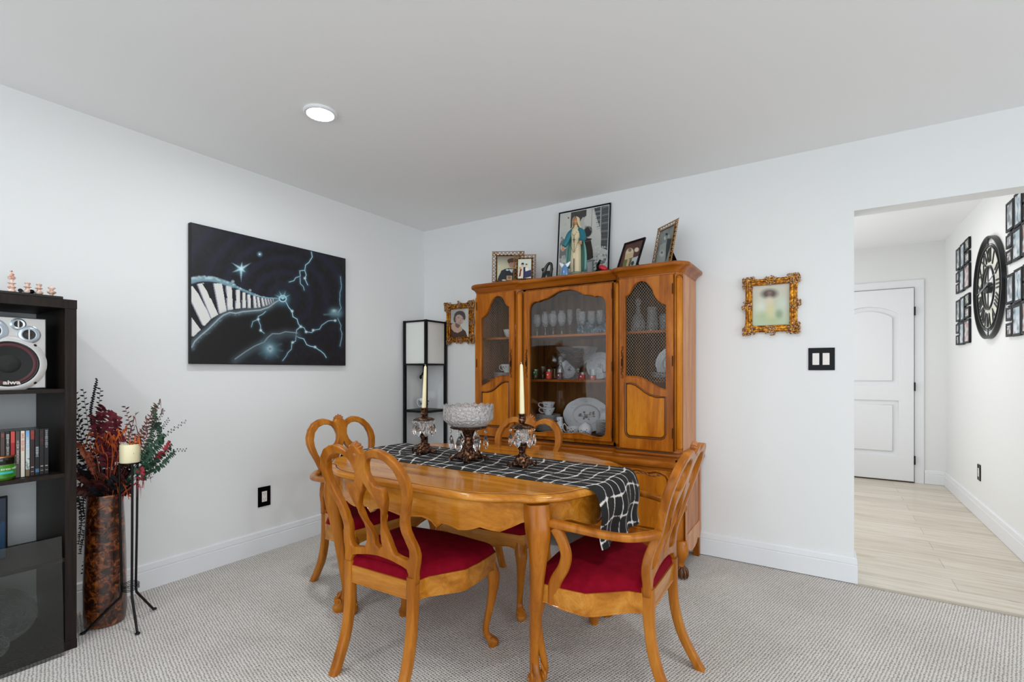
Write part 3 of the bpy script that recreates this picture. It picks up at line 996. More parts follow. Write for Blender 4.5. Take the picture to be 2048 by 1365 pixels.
def make_chair(arms, name, label):
    t = empty(name, (0, 0, 0), 0, label, 'chair')
    fw = .278 if arms else .258
    rw = .168
    fy = .378 if arms else .395
    spl = .95 if arms else .68
    # seat rails
    pl = []
    F = [(-fw - .012, fy + .012)]
    plan_ = [(rw + .008, -.012), (rw + .022, .06), (fw + .012, .18), (fw + .02, .27), (fw + .014, fy), (fw - .004, fy + .018), (fw * .6, fy + .030), (fw * .25, fy + .040), (0, fy + .044)]
    full = plan_ + [(-x, y) for x, y in reversed(plan_[:-1])]
    if area2(full) < 0: full = full[::-1]
    full = refine(full, .014)
    zb = []
    for x, y in full:
        if y > fy + .005 and abs(x) < fw:
            a = abs(x) / fw
            zb.append(np.interp(a, [0, .1, .22, .4, .55, .75, .9, 1], [.340, .336, .322, .322, .334, .342, .335, .318]))
        elif y > 0 and abs(x) > rw * .9:
            a = y / fy
            zb.append(np.interp(a, [0, .15, .4, .7, .9, 1], [.335, .328, .322, .330, .338, .325]))
        else: zb.append(.335)
    bm = BM(); apron(bm, full, .022, .403, zb)
    obj('seat_rail', bm, M_woodx, t, smooth=True, angle=35)
    # cushion
    bm = BM()
    base = offset_poly(full, -.006)
    cxy = Vector((0, fy / 2))
    rings = []
    for s_, z in ((1.0, .398), (1.0, .408), (.985, .420), (.955, .430), (.90, .438), (.78, .445), (.6, .449), (.35, .451), (.1, .452)):
        rings.append([Vector((cxy.x + (x - cxy.x) * s_, cxy.y + (y - cxy.y) * s_, z)) for x, y in base])
    bridge(bm, rings, True, True)
    obj('seat_cushion', bm, M_velvet, t, smooth=True, angle=80)
    # rear legs
    for sx in (-1, 1):
        bm = BM()
        keys = []
        for z, y, x in ((.42, 0, rw - .004), (.36, -.001, rw - .004), (.28, -.006, rw - .004), (.20, -.018, rw - .004), (.12, -.044, rw - .003), (.05, -.083, rw - .001), (0, -.115, rw)):
            keys.append((sx * x, y * spl, z, .0185, .021 if z > .3 else .018))
        zloft(bm, keys, 0, 12, 5.0, 4)
        obj('leg', bm, M_wood, t, smooth=True, angle=50)
    # front cabriole legs
    for sx in (-1, 1):
        d = Vector((sx, 1)).normalized()
        def P(off, z, h): return (sx * (fw - .018) + d.x * off, fy - .012 + d.y * off, z, h, h * .94)
        bm = BM()
        zloft(bm, [P(0, .396, .026), P(.006, .35, .029), P(.019, .31, .029), P(.023, .27, .0235), P(.017, .22, .019), P(.003, .15, .0155), P(-.010, .09, .0135), P(-.009, .06, .0145), P(.003, .042, .018), P(.018, .026, .024), P(.022, .012, .022), P(.017, 0, .017)], rot=R(45), n=14, p=2.8, k=5)
        c = Vector((sx * (fw - .018) + d.x * .010, fy - .012 + d.y * .010, .034))
        tt = Vector((-d.y, d.x, 0))
        for s in (-1, 1): cyl(bm, c + tt * s * .006, c + tt * s * .019, .011, 12)
        obj('leg', bm, M_wood, t, smooth=True, angle=60)
    chair_back_parts(t, arms)
    if arms:
        for sx in (-1, 1):
            x0 = fw + .004
            bm = BM()
            sweep(bm, [(sx * x0, fy - .075, .335), (sx * x0, fy - .075, .385), (sx * (x0 + .006), fy - .088, .43), (sx * (x0 + .014), fy - .118, .48), (sx * (x0 + .022), fy - .132, .53), (sx * (x0 + .026), fy - .118, .58), (sx * (x0 + .022), fy - .092, .618)],
                  [(.026, .015), (.026, .015), (.022, .014), (.020, .014), (.019, .014), (.019, .014), (.021, .014)], up=(sx, 0, 0.05), n=12, p=4.0, k=5)
            obj('arm_support', bm, M_wood, t, smooth=True, angle=50)
            bm = BM()
            sweep(bm, [(sx * (x0 + .014), fy - .055, .628), (sx * (x0 + .022), fy - .09, .632), (sx * (x0 + .024), fy - .16, .630), (sx * (x0 + .014), .12, .622), (sx * (x0 - .016), .04, .616), (sx * (rw + .046), -.012, .616), (sx * (rw + .012), -.040, .618)],
                  [(.014, .012), (.020, .014), (.019, .013), (.018, .012), (.018, .013), (.020, .014), (.018, .014)], n=12, p=4.0, k=5)
            obj('armrest', bm, M_wood, t, smooth=True, angle=50)
    return t

chA = make_chair(False, 'dining_chair', 'honey wood side chair nearest the camera, seen from behind, with red seat')
chA.location = (1.634, -1.986, 0); chA.rotation_euler = (0, 0, R(2.3))
chA['group'] = 'side chairs with red seats'
dup(chA, (1.609, -.938, 0), R(180), 'honey wood side chair between the dining table and the china cabinet')
chL = make_chair(True, 'dining_armchair', 'honey wood armchair at the left end of the table by the left wall')
chL.location = (.775, -1.432, 0); chL.rotation_euler = (0, 0, R(-92))
chL['group'] = 'armchairs with red seats'
dup(chL, (2.545, -1.442, 0), R(91), 'honey wood armchair at the right end of the table, red seat under the runner end')

# ================================================================== table runner
RY0, RY1 = -1.600, -1.155
XA, XB = .893, 2.345           # where it bends over the table ends
zt = TZ + .0025
def runner_path():
    pts = []
    for i in range(12): pts.append((XA - .020, zt - .19 + .17 * i / 11))
    pts += [(XA - .013, zt - .008), (XA + .004, zt)]
    for i in range(1, 24): pts.append((XA + .004 + (XB - .024 - XA) * i / 24, zt))
    pts += [(XB - .020, zt), (XB + .004, zt - .004), (XB + .022, zt - .018), (XB + .033, zt - .042)]
    for i in range(14): pts.append((XB + .038 + .006 * math.sin(i * .5), zt - .06 - .165 * i / 13))
    return pts
rp = catmull([(x, 0, z) for x, z in runner_path()], 4)
cum = [0]
for a, b in zip(rp[:-1], rp[1:]): cum.append(cum[-1] + (b - a).length)
LT = cum[-1]
NX, NY = 560, 130
pr = Pic(NX, NY, None, '#141416')
sU = pr.u * LT                      # metres along
tV = pr.v * (RY1 - RY0)             # metres across, from the front edge
def warp(a, b, k, amp, ph): return amp * np.sin(a * k + ph + 1.3 * np.sin(b * k * .63 + ph))
c1 = .078; c2 = .058
U = sU + warp(tV, sU, 26, .010, .4) + warp(sU, tV, 19, .008, 1.7)
V = tV + warp(sU, tV, 17, .009, 2.2) + warp(tV, sU, 31, .005, .9)
U2 = U + .25 * tV * np.clip((1.35 - sU) / 1.0, 0, 1) * 2.2
du = np.abs((U2 / c1 + .5) % 1 - .5) * c1
dv = np.abs((V / c2 + .5) % 1 - .5) * c2
thin = .0026 + .0013 * np.sin(sU * 61) * np.sin(tV * 83)
thick = .0030 + .0018 * np.sin(sU * 33 + 2) * np.cos(tV * 41)
m1 = np.clip((thick - du) / .0012, 0, 1); m2 = np.clip((thin - dv) / .0012, 0, 1)
blob = np.clip((.0095 - np.hypot(du, dv)) / .003, 0, 1)
pr.mix(np.maximum(np.maximum(m1, m2), blob), '#e6dfd9')
cumn = np.array(cum); rx = np.array([q.x for q in rp]); rz = np.array([q.z for q in rp])
def run_xyz(u, v):
    s_ = u * LT
    x = np.interp(s_, cumn, rx); z = np.interp(s_, cumn, rz)
    y = RY0 + v * (RY1 - RY0)
    hangR = np.clip((s_ - (cum[-1] - .26)) / .26, 0, 1); hangL = np.clip((.2 - s_) / .2, 0, 1)
    x = x + .012 * np.sin(v * 15 + .6) * hangR - .010 * np.sin(v * 12) * hangL
    y = y + (.012 * (0.5 - v)) * hangR
    # the end of the cloth follows the rounded table end
    bow = .018 * ((v - .5) * 2) ** 2
    x = x - bow * np.clip((s_ - .9) / .5, 0, 1) * (s_ > .9) + bow * np.clip((.9 - s_) / .5, 0, 1) * (s_ < .9)
    z = z + .0006 * np.sin(s_ * 40) * np.sin(v * 20) * (1 - hangR) * (1 - hangL)
    return x, y, z
me = pr.mesh('table_runner', run_xyz)
run = link('table_runner', me, attr_mat('runner_cloth', 0.9), None, False, True)
sol = run.modifiers.new('thickness', 'SOLIDIFY'); sol.thickness = .0015; sol.offset = 1
tag(run, 'black table runner with irregular white grid lines hanging over the table end', 'table runner')
TOPZ = TZ + .004
# ================================================================== china cabinet
HXc = 1.6125
hut = empty('china_cabinet', (HXc, -.22, 0), 0, 'tall honey wood china cabinet with arched glass door, wire doors and a moulded crown', 'cabinet')
def HM(y): return Matrix.Translation((-HXc, .22, 0)) @ XZ(y)
def hobj(name, bm, m, **k): return obj(name, bm, m, hut, world=True, **k)
UP = [(.858, -.02), (.858, -.35), (.893, -.385), (1.235, -.385), (1.27, -.35), (1.955, -.35), (1.99, -.385), (2.331, -.385), (2.366, -.35), (2.366, -.02)]
LOW = [(.828, -.02), (.828, -.42), (.868, -.46), (2.357, -.46), (2.397, -.42), (2.397, -.02)]
# upper case
bm = BM()
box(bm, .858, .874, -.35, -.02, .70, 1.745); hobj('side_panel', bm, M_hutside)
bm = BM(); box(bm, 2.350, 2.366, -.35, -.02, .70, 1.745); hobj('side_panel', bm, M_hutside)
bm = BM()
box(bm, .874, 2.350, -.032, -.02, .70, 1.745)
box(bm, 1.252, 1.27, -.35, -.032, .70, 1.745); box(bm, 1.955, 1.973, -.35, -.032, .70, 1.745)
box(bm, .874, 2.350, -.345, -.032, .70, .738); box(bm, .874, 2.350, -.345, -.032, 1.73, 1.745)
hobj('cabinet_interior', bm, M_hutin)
for x0, x1 in ((.875, 1.251), (1.271, 1.954), (1.974, 2.349)):
    for z in (1.405, 1.098):
        bm = BM(); box(bm, x0, x1, -.318, -.033, z, z + .016, bev=.002); hobj('shelf', bm, M_hutx)
# face frame strips round the doors
bm = BM()
for x0, x1, z0, z1, y in ((.889, 1.236, 1.737, 1.747, -.385), (1.989, 2.332, 1.737, 1.747, -.385), (.889, 1.236, .690, .699, -.385), (1.989, 2.332, .690, .699, -.385),
                          (.889, .896, .69, 1.745, -.385), (1.229, 1.237, .69, 1.745, -.385), (1.989, 1.996, .69, 1.745, -.385), (2.324, 2.333, .69, 1.745, -.385),
                          (1.268, 1.290, .69, 1.745, -.348), (1.938, 1.957, .69, 1.745, -.348), (1.27, 1.956, 1.731, 1.747, -.348), (1.27, 1.956, .69, .724, -.348)):
    box(bm, x0, x1, y, y + .03, z0, z1, bev=.0015)
hobj('face_frame', bm, M_hut)
# canted corner columns
for a, b in (((.858, -.35), (.893, -.385)), ((1.235, -.385), (1.27, -.35)), ((1.955, -.35), (1.99, -.385)), ((2.331, -.385), (2.366, -.35))):
    a = Vector(a); b = Vector(b)
    d = (b - a).normalized(); n = Vector((d.y, -d.x)); mid = (a + b) / 2
    bm = BM()
    p4 = [a - n * .0, b - n * .0, b - n * .02, a - n * .02]
    bridge(bm, [[Vector((q.x, q.y, z)) for q in p4] for z in (.69, 1.747)])
    col = hobj('column', bm, M_hut)
    bm = BM()
    rings = []
    for z, r in ((.712, .002), (.716, .012), (.724, .017), (1.700, .017), (1.712, .015), (1.720, .010), (1.7235, .003)):
        rings.append([Vector((mid.x + d.x * r * math.cos(t) * 1.15 + n.x * r * math.sin(t) * .8, mid.y + d.y * r * math.cos(t) * 1.15 + n.y * r * math.sin(t) * .8, z)) for t in np.linspace(0, PI, 12)])
    bridge(bm, rings, False, False)
    obj('column_shaft', bm, M_panel, col, world=True, smooth=True, angle=60)
    bm = BM()
    P = [Vector((mid.x + d.x * .019 * math.cos(t) + n.x * .002, mid.y + d.y * .019 * math.cos(t) + n.y * .002, 1.716 + .017 * math.sin(t))) for t in np.linspace(0, PI, 10)]
    sweep(bm, P, [.0018], up=(n.x, n.y, 0), n=6)
    for s in (-1, 1): sweep(bm, [mid.to_3d() + d.to_3d() * .021 * s + n.to_3d() * .001 + Vector((0, 0, z)) for z in (.705, 1.716)], [.0014], up=(n.x, n.y, 0), n=6)
    obj('column_groove', bm, M_groove, col, world=True)
# crown, base moulding, waist
if area2(UP) < 0: UP = UP[::-1]
if area2(LOW) < 0: LOW = LOW[::-1]
def clampback(bm):
    for v in bm.verts:
        if v.co.y > -.006: v.co.y = -.006
def rnd(P, r=.014):
    o = []
    n = len(P)
    for i in range(n):
        a, b, c = Vector(P[i - 1]), Vector(P[i]), Vector(P[(i + 1) % n])
        e1 = (a - b); e2 = (c - b)
        r1 = min(r, e1.length * .35, e2.length * .35)
        p0 = b + e1.normalized() * r1; p2 = b + e2.normalized() * r1
        for t in (0, .33, .67, 1):
            q = p0 * (1 - t) ** 2 + b * 2 * t * (1 - t) + p2 * t * t
            o.append((q.x, q.y))
    return o
bm = BM(); mould(bm, rnd(UP), [(-.01, 1.742), (.001, 1.742), (.002, 1.749), (.005, 1.751), (.007, 1.757), (.012, 1.766), (.021, 1.776), (.031, 1.782), (.037, 1.785), (.040, 1.790), (.042, 1.797), (.041, 1.803), (.036, 1.808), (.026, 1.811), (-.02, 1.811)]); clampback(bm)
hobj('crown_moulding', bm, M_hutx, smooth=True, angle=28)
bm = BM(); mould(bm, rnd(UP), [(-.01, .702), (.004, .702), (.006, .697), (.009, .694), (.010, .688, 1), (.013, .687), (.018, .684), (.020, .678), (.019, .672), (.016, .670, 1), (.016, .667), (.026, .664), (.030, .658), (-.01, .657)][::-1]); clampback(bm)
hobj('base_moulding', bm, [M_hutx, M_groove], smooth=True, angle=28)
lowr = refine(rnd(LOW, .02), .02)
def wavy(P, amp):
    o = []
    for x, y in P:
        if y < -.44:
            t = (x - HXc) / .745
            y = y - amp * (.5 + .5 * math.cos(t * PI * 3)) + amp * .35 * math.cos(t * PI * 9) 
        o.append((x, y))
    return o
bm = BM(); mould(bm, wavy(lowr, .010), [(-.01, .600), (.0, .600), (.003, .606), (.004, .612, 1), (.010, .615), (.020, .620), (.026, .630), (.028, .640), (.026, .650), (.018, .657), (-.10, .659)]); clampback(bm)
hobj('waist_top', bm, [M_hutx, M_groove], smooth=True, angle=30)
# lower body
bm = BM(); mould(bm, lowr, [(-.012, .17), (0, .17), (0, .602), (-.012, .602)]); clampback(bm)
lowb = hobj('base_cabinet', bm, [M_hut], smooth=True, angle=30)
# side panels and apron of the base (side face and front face)
sideap = [(-.46, .205), (-.02, .205), (-.02, .16), (-.035, .15), (-.055, .122), (-.075, .118), (-.09, .132), (-.12, .138), (-.15, .118), (-.19, .108), (-.24, .104), (-.29, .108), (-.33, .120), (-.36, .138), (-.39, .128), (-.42, .11), (-.44, .13), (-.46, .17)]
Ms = Matrix.Translation((-HXc, .22, 0)) @ YZ(2.392)
plate('side_apron', sideap, [], .016, .003, M_hutside, hut, Ms)
plate('side_frame', rect(-.435, -.035, .205, .60), [rect(-.395, -.075, .235, .565)], .006, .0025, M_hutside, hut, Matrix.Translation((-HXc, .22, 0)) @ YZ(2.3985))
fa = [(x, .205) for x in (2.36, .865)]
n_ = 60
fa += [(.865 + (2.36 - .865) * i / n_, .135 + .022 * math.cos(i / n_ * 2 * PI * 3) - .018 * math.cos(i / n_ * 2 * PI) - .008 * abs(math.sin(i / n_ * PI * 9))) for i in range(n_ + 1)]
plate('front_apron', fa, [], .018, .003, M_hutx, hut, HM(-.452))
for x0, x1 in ((2.358, 2.394), (.831, .867)):
    bm = BM(); box(bm, x0, x1, -.060, -.022, 0, .19, bev=.003); hobj('leg', bm, M_hut)
for sx, x in ((1, 2.372), (-1, .853)):
    bm = BM()
    def P(off, z, h): return (x + sx * off * .7, -.435 - off * .7, z, h, h)
    zloft(bm, [P(0, .21, .030), P(.006, .175, .036), P(.012, .14, .034), P(.008, .11, .026), P(.0, .085, .020), P(0, .065, .022), P(.006, .05, .026)], rot=R(45), n=14, p=2.5, k=4)
    lg = hobj('leg', bm, M_hut, smooth=True, angle=60)
    bm = BM()
    ball(bm, (x + sx * .010, -.447, .031), .031, 1, 1, 1, 2)
    for a in (-35, 0, 35, 80, -80):
        an = R(a) + (R(-45) if sx > 0 else R(-135))
        c = Vector((x + sx * .010, -.447, .031)); dv = Vector((math.cos(an), math.sin(an), 0))
        sweep(bm, [c + dv * .012 + Vector((0, 0, .034)), c + dv * .030 + Vector((0, 0, .016)), c + dv * .034 + Vector((0, 0, -.008)), c + dv * .027 + Vector((0, 0, -.027))], [.007, .0075, .006, .003], n=6, k=3)
    obj('claw_foot', bm, M_groove if False else mat('claw_wood', '#5e3514', .35), lg, world=True, smooth=True, angle=60)

# doors
ARCH = [(2.037, 1.626), (2.052, 1.633), (2.066, 1.648), (2.080, 1.674), (2.092, 1.692), (2.110, 1.705), (2.135, 1.711), (2.160, 1.704), (2.180, 1.688), (2.198, 1.662), (2.210, 1.630), (2.222, 1.604), (2.238, 1.583), (2.258, 1.567), (2.281, 1.556)]
BOT = [(2.281, 1.068), (2.265, 1.070), (2.240, 1.079), (2.205, 1.097), (2.172, 1.117), (2.140, 1.133), (2.110, 1.141), (2.075, 1.144), (2.037, 1.144)]
PTOP = [(2.037, 1.098), (2.070, 1.100), (2.100, 1.091), (2.130, 1.070), (2.160, 1.047), (2.190, 1.031), (2.225, 1.022), (2.281, 1.021)]
def side_door(mir):
    f = (lambda P: [(3.225 - x, z) for x, z in P][::-1]) if mir else (lambda P: P)
    xs = (.8975, 1.2275) if mir else (1.9975, 2.3225)
    hole = f(BOT + ARCH)
    pan = f(PTOP + [(2.281, .80), (2.272, .782), (2.255, .772), (2.062, .772), (2.045, .782), (2.037, .80)])
    d = plate('door', rect(xs[0], xs[1], .701, 1.735), [hole, pan], .022, .003, M_hut, hut, HM(-.396), seg=2)
    # moulded lips
    def lip(P, y, r, m, name):
        bm = BM()
        pts = [Vector((x - HXc, y + .22, z)) for x, z in P]
        sweep(bm, pts, [(r, r)], up=(0, -1, 0), n=8, closed=True)
        obj(name, bm, m, d, smooth=True)
    lip(offset_poly(hole if area2(hole) > 0 else hole[::-1], .0035), -.4075, .0035, M_hut, 'arch_bead')
    lip(pan, -.407, .0055, mat('bead_wood', '#6a3808', .3), 'panel_bead')
    pp = pan if area2(pan) > 0 else pan[::-1]
    plate('raised_panel', offset_poly(pp, -.006), [], .018, .008, M_panel, d, HM(-.397), seg=2)
    bm = BM(); box(bm, pan[0][0] - HXc - .25 if False else min(x for x, z in pan) - HXc - .004, max(x for x, z in pan) - HXc + .004, -.396 + .22, -.390 + .22, .765, 1.105); obj('panel_backing', bm, M_groove, d)
    # wire grille: crossing diagonal wires
    bm = BM()
    X0, X1, Z0, Z1 = min(x for x, z in hole) - .006, max(x for x, z in hole) + .006, 1.062, 1.718
    sl = 1.25; sp = .0165
    k0 = int((Z0 - sl * (X1 - X0)) / (sp * sl)) - 2
    for sgn in (1, -1):
        c = Z0 - sl * (X1 - X0)
        while c < Z1 + sl * (X1 - X0):
            # z = c + sgn * sl * (x - xm)
            pts = []
            xm = X0 if sgn > 0 else X1
            xa = X0 if sgn > 0 else X1
            def zz(x): return c + sl * abs(x - xm)
            za, zb_ = zz(X0), zz(X1)
            lo, hi = min(za, zb_), max(za, zb_)
            if hi > Z0 and lo < Z1:
                l0, l1 = max(lo, Z0), min(hi, Z1)
                def xx(z): return xm + (1 if sgn > 0 else -1) * (z - c) / sl
                p0 = Vector((xx(l0) - HXc, -.390 + .22 + sgn * .0008, l0)); p1 = Vector((xx(l1) - HXc, -.390 + .22 + sgn * .0008, l1))
                if (p1 - p0).length > .004: sweep(bm, [p0, p1], [.0009], up=(0, 1, 0), n=4)
            c += sp * sl
    obj('wire_grille', bm, M_wire, d)
    # hinges on the outer side and pull on the inner side
    hx = (xs[0] + .006) if mir else (xs[1] - .002)
    for z in (1.65, 1.23, .81):
        bm = BM(); cyl(bm, (hx - HXc, -.410 + .22, z - .03), (hx - HXc, -.410 + .22, z + .03), .0035, 8); obj('hinge', bm, M_brown, d)
    pull(d, (xs[1] - .022) if mir else (xs[0] + .020), -.409)
    return d
def pull(d, x, y, zc=1.225):
    bm = BM()
    rr = random.Random(3)
    lx = x - HXc; ly = y + .22
    for s in (-1, 1):
        for i in range(9):
            z = zc + s * (.022 + i * .0088)
            ball(bm, (lx + .0045 * math.sin(i * 2.1), ly - .002, z), .0052 - .0003 * i, 1, .5, 1.0, 1)
        sweep(bm, [(lx + .006 * math.sin(t * 9), ly - .003, zc + s * (.02 + .08 * t)) for t in np.linspace(0, 1, 12)], [.0016], up=(0, 1, 0), n=5)
    box(bm, lx - .006, lx + .006, ly - .003, ly, zc - .022, zc + .022, bev=.001)
    sweep(bm, [(lx, ly - .003, zc - .018), (lx, ly - .014, zc - .008), (lx, ly - .014, zc + .008), (lx, ly - .003, zc + .018)], [.0025], up=(1, 0, 0), n=6, k=3)
    obj('door_pull', bm, M_brown, d, smooth=True)
side_door(False); side_door(True)
# centre glass door
CH = [(1.331, .80), (1.329, 1.591), (1.333, 1.615), (1.345, 1.636), (1.366, 1.648), (1.390, 1.652), (1.402, 1.648), (1.418, 1.657), (1.445, 1.662), (1.475, 1.667), (1.505, 1.682), (1.540, 1.700), (1.575, 1.709), (1.613, 1.711)]
CH = CH + [(3.225 - x, z) for x, z in CH[::-1][1:]]
CB = [(1.889, .768), (1.868, .752), (1.835, .749), (1.80, .753), (1.76, .762), (1.70, .768), (1.655, .762), (1.613, .758)]
CB = CB + [(3.225 - x, z) for x, z in CB[::-1][1:]]
d = plate('door', rect(1.291, 1.936, .726, 1.729), [CH + CB], .022, .003, M_hut, hut, HM(-.360), seg=2)
bm = BM()
sweep(bm, [Vector((x - HXc, -.3715 + .22, z)) for x, z in offset_poly((CH + CB)[::-1], .004)], [.0035], up=(0, -1, 0), n=8, closed=True)
obj('arch_bead', bm, M_hut, d, smooth=True)
bm = BM(); box(bm, 1.320 - HXc, 1.905 - HXc, -.354 + .22, -.351 + .22, .735, 1.72); obj('glass_pane', bm, M_glass, d)
for z in (1.66, 1.20, .78):
    bm = BM(); cyl(bm, (1.937 - HXc, -.372 + .22, z - .03), (1.937 - HXc, -.372 + .22, z + .03), .0035, 8); obj('hinge', bm, M_brown, d)
pull(d, 1.311, -.372)
# lower doors
def low_door(x0, x1, pulls):
    w = x1 - x0
    top = [(x1 - .03, .555), (x1 - .045, .578), (x1 - .075, .590)] + [(x1 - .075 - (w - .15) * i / 12, .590 + .006 * math.sin(i * PI / 2) ) for i in range(1, 12)] + [(x0 + .075, .590), (x0 + .045, .578), (x0 + .03, .555)]
    pan = [(x0 + .03, .25), (x1 - .03, .25)] + top
    d = plate('door', rect(x0, x1, .215, .60), [pan], .014, .003, M_hut, hut, HM(-.466))
    pp = pan if area2(pan) > 0 else pan[::-1]
    bm = BM(); sweep(bm, [Vector((x - HXc, -.4735 + .22, z)) for x, z in pp], [.0055], up=(0, -1, 0), n=8, closed=True)
    obj('panel_bead', bm, M_hut, d, smooth=True)
    plate('panel', offset_poly(pp, -.012), [], .008, .003, M_panel, d, HM(-.464))
    bm = BM()
    n = 16
    for i in range(n):
        t = i / (n - 1); x = x0 + .06 + (w - .12) * t
        ball(bm, (x - HXc, -.470 + .22, .572 + .006 * math.cos(t * PI * 6)), .011, 1.4, .45, .6, 1, rot=Matrix.Rotation(.5 * math.sin(t * 20), 3, 'Y'))
    obj('carved_trim', bm, mat('carved_wood', '#87501e', .3, Coat_Weight=.4), d, smooth=True)
    pull(d, pulls, -.474, .42)
low_door(.880, 1.362, 1.34); low_door(1.372, 1.853, 1.835); low_door(1.863, 2.345, 1.885)

# ------------------------------------------------------------------ china and glass in the cabinet
def thing_mesh(name, bm, mats, label, cat, group=None, **k):
    o = obj(name, bm, mats, **k)
    return tag(o, label, cat, group)
ZT, ZM, ZB = 1.4215, 1.1145, .7385
def goblet(name, h, r, stem, lab, grp, flute=False):
    t = empty(name, (0, 0, 0), 0, lab, 'wine glass', grp)
    bm = BM()
    hb = h - stem
    lathe(bm, [(r * .78, 0), (r * .8, .0015), (r * .3, .004), (.0035, .010), (.003, stem * .5), (.006, stem * .55), (.003, stem * .62), (.0035, stem - .003), (.012, stem + .002)], n=14)
    obj('stem', bm, M_glass, t, smooth=True)
    bm = BM()
    out = [(.008, stem), (r * .7, stem + hb * .16), (r * .98, stem + hb * .42), (r, stem + hb * .7), (r * .92, h)]
    inn = [(r * .92 - .0015, h), (r - .002, stem + hb * .7), (r * .95 - .001, stem + hb * .42), (r * .62, stem + hb * .2), (.002, stem + hb * .08)]
    lathe(bm, out + inn, n=14, cap=False)
    obj('cut_bowl' if False else 'bowl', bm, M_cryst, t, smooth=True, angle=60)
    return t
g1 = goblet('wine_glass', .155, .030, .062, 'cut crystal wine glass in the front row of the cabinet top shelf, leftmost', 'wine glasses on the top shelf')
gx = [1.318, 1.383, 1.448, 1.513, 1.672, 1.738, 1.804, 1.872]
glab = ['cut wine glass at the far left of the cabinet top shelf', 'second wine glass from the left on the cabinet top shelf', 'third wine glass from the left on the cabinet top shelf', 'wine glass just left of the blue box on the cabinet top shelf',
        'wine glass in front of the left half of the blue box', 'wine glass in front of the middle of the blue box', 'wine glass in front of the right half of the blue box', 'wine glass at the far right of the cabinet top shelf']
g1.location = (gx[0], -.235, ZT); g1['label'] = glab[0]
for i in range(1, 8): dup(g1, (gx[i], -.235 + .006 * (i % 2), ZT), i * .7, glab[i])
f1 = goblet('champagne_flute', .185, .021, .070, 'flute', 'tall flutes in the back row of the top shelf')
f1['category'] = 'champagne flute'
fx = [1.345, 1.415, 1.480, 1.545, 1.615, 1.835]
flab = ['tall flute behind the two leftmost wine glasses', 'second tall flute from the left in the cabinet back row', 'third tall flute from the left in the cabinet back row', 'tall flute standing directly left of the blue box', 'tall flute in front of the left edge of the blue box', 'tall flute near the right end of the top shelf']
f1.location = (fx[0], -.165, ZT); f1['label'] = flab[0]
for i in range(1, 6): dup(f1, (fx[i], -.165, ZT), i * .5, flab[i])
pb = Pic(60, 34, None, '#1c3348')
pb.noise(2, 9, .3, .8, '#5c86a4', .9); pb.noise(5, 16, .55, .9, '#a9c3d2', .7); pb.noise(6, 12, .5, .8, '#0c1820', .8)
t = empty('blue_box', (1.690, -.09, ZT), 0, 'dark blue patterned box standing behind the wine glasses on the top shelf', 'box')
bm = BM(); box(bm, -.115, .115, -.02, .02, 0, .125, bev=.003); obj('box_body', bm, mat('box_navy', '#16222e', .5), t)
pic_obj(pb, 'front_pattern', XZ(-.0205), .226, .121, attr_mat('printed_gloss', .25), t)
# middle shelf
def simple_glass(name, prof, x, y, z, label, cat, m=None, group=None, decal=None, dcol='#c03018', n=18):
    bm = BM(); lathe(bm, prof, n=n, cap=False)
    t = obj(name, bm, m or M_glass, smooth=True, angle=50)
    t.data.transform(Matrix.Translation((0, 0, 0)))
    t.location = (x, y, z); tag(t, label, cat, group)
    if decal:
        bm = BM(); r, h0, h1 = decal
        rings = [[Vector((r * math.cos(a), r * math.sin(a), zz)) for a in np.linspace(-PI * .95, -PI * .05, 10)] for zz in np.linspace(h0, h1, 3)]
        bridge(bm, rings, False, False); ball(bm, (0, -r - .0005, (h0 + h1) / 2 + .002), .006, 1, .25, 1, 1, mi=1)
        obj('printed_band', bm, [mat('band_' + dcol, dcol, .4), M_white], t)
    return t
snif = [(.028, 0), (.028, .002), (.004, .008), (.0035, .075), (.020, .085), (.040, .108), (.046, .135), (.040, .165), (.030, .190), (.0285, .190), (.038, .165), (.044, .135), (.038, .110), (.018, .088), (.001, .084)]
simple_glass('brandy_snifter', snif, 1.388, -.10, ZM, 'round clear brandy snifter at the left of the middle cabinet shelf', 'glass')
shot = [(.0005, .0), (.019, .0), (.021, .002), (.0215, .07), (.020, .07), (.0185, .012), (.0005, .010)]
simple_glass('shot_glass', shot, 1.314, -.25, ZM, 'tiny glass with a green band at the left end of the middle shelf', 'shot glass', decal=(.0212, .028, .062), dcol='#3d7a2c')
simple_glass('shot_glass', [(.0005, 0), (.016, 0), (.005, .01), (.005, .035), (.018, .055), (.021, .09), (.0195, .09), (.016, .056), (.0005, .04)], 1.370, -.245, ZM, 'small plain stemmed glass beside the green banded glass', 'shot glass')
simple_glass('shot_glass', shot, 1.424, -.25, ZM, 'small glass with a bright orange red band below the snifter', 'shot glass', decal=(.0215, .004, .055), dcol='#e0432a')
simple_glass('shot_glass', shot, 1.512, -.255, ZM, 'small glass with a dark maroon band beside the crystal decanter', 'shot glass', decal=(.0215, .006, .048), dcol='#5c1620')
simple_glass('shot_glass', [(.0005, 0), (.024, 0), (.026, .003), (.022, .05), (.0205, .05), (.0215, .01), (.0005, .008)], 1.680, -.25, ZM, 'squat glass with a red band in front of the crystal bowl', 'shot glass', decal=(.0265, .004, .034), dcol='#b3221c')
simple_glass('shot_glass', shot, 1.758, -.25, ZM, 'small glass with red and green decoration right of the crystal bowl', 'shot glass', decal=(.0215, .004, .03), dcol='#c8402c')
simple_glass('shot_glass', [(.0005, 0), (.018, 0), (.005, .008), (.004, .04), (.012, .05), (.02, .095), (.0185, .095), (.0105, .053), (.0005, .046)], 1.835, -.24, ZM, 'small stemmed cordial glass at the right end of the middle shelf', 'shot glass')
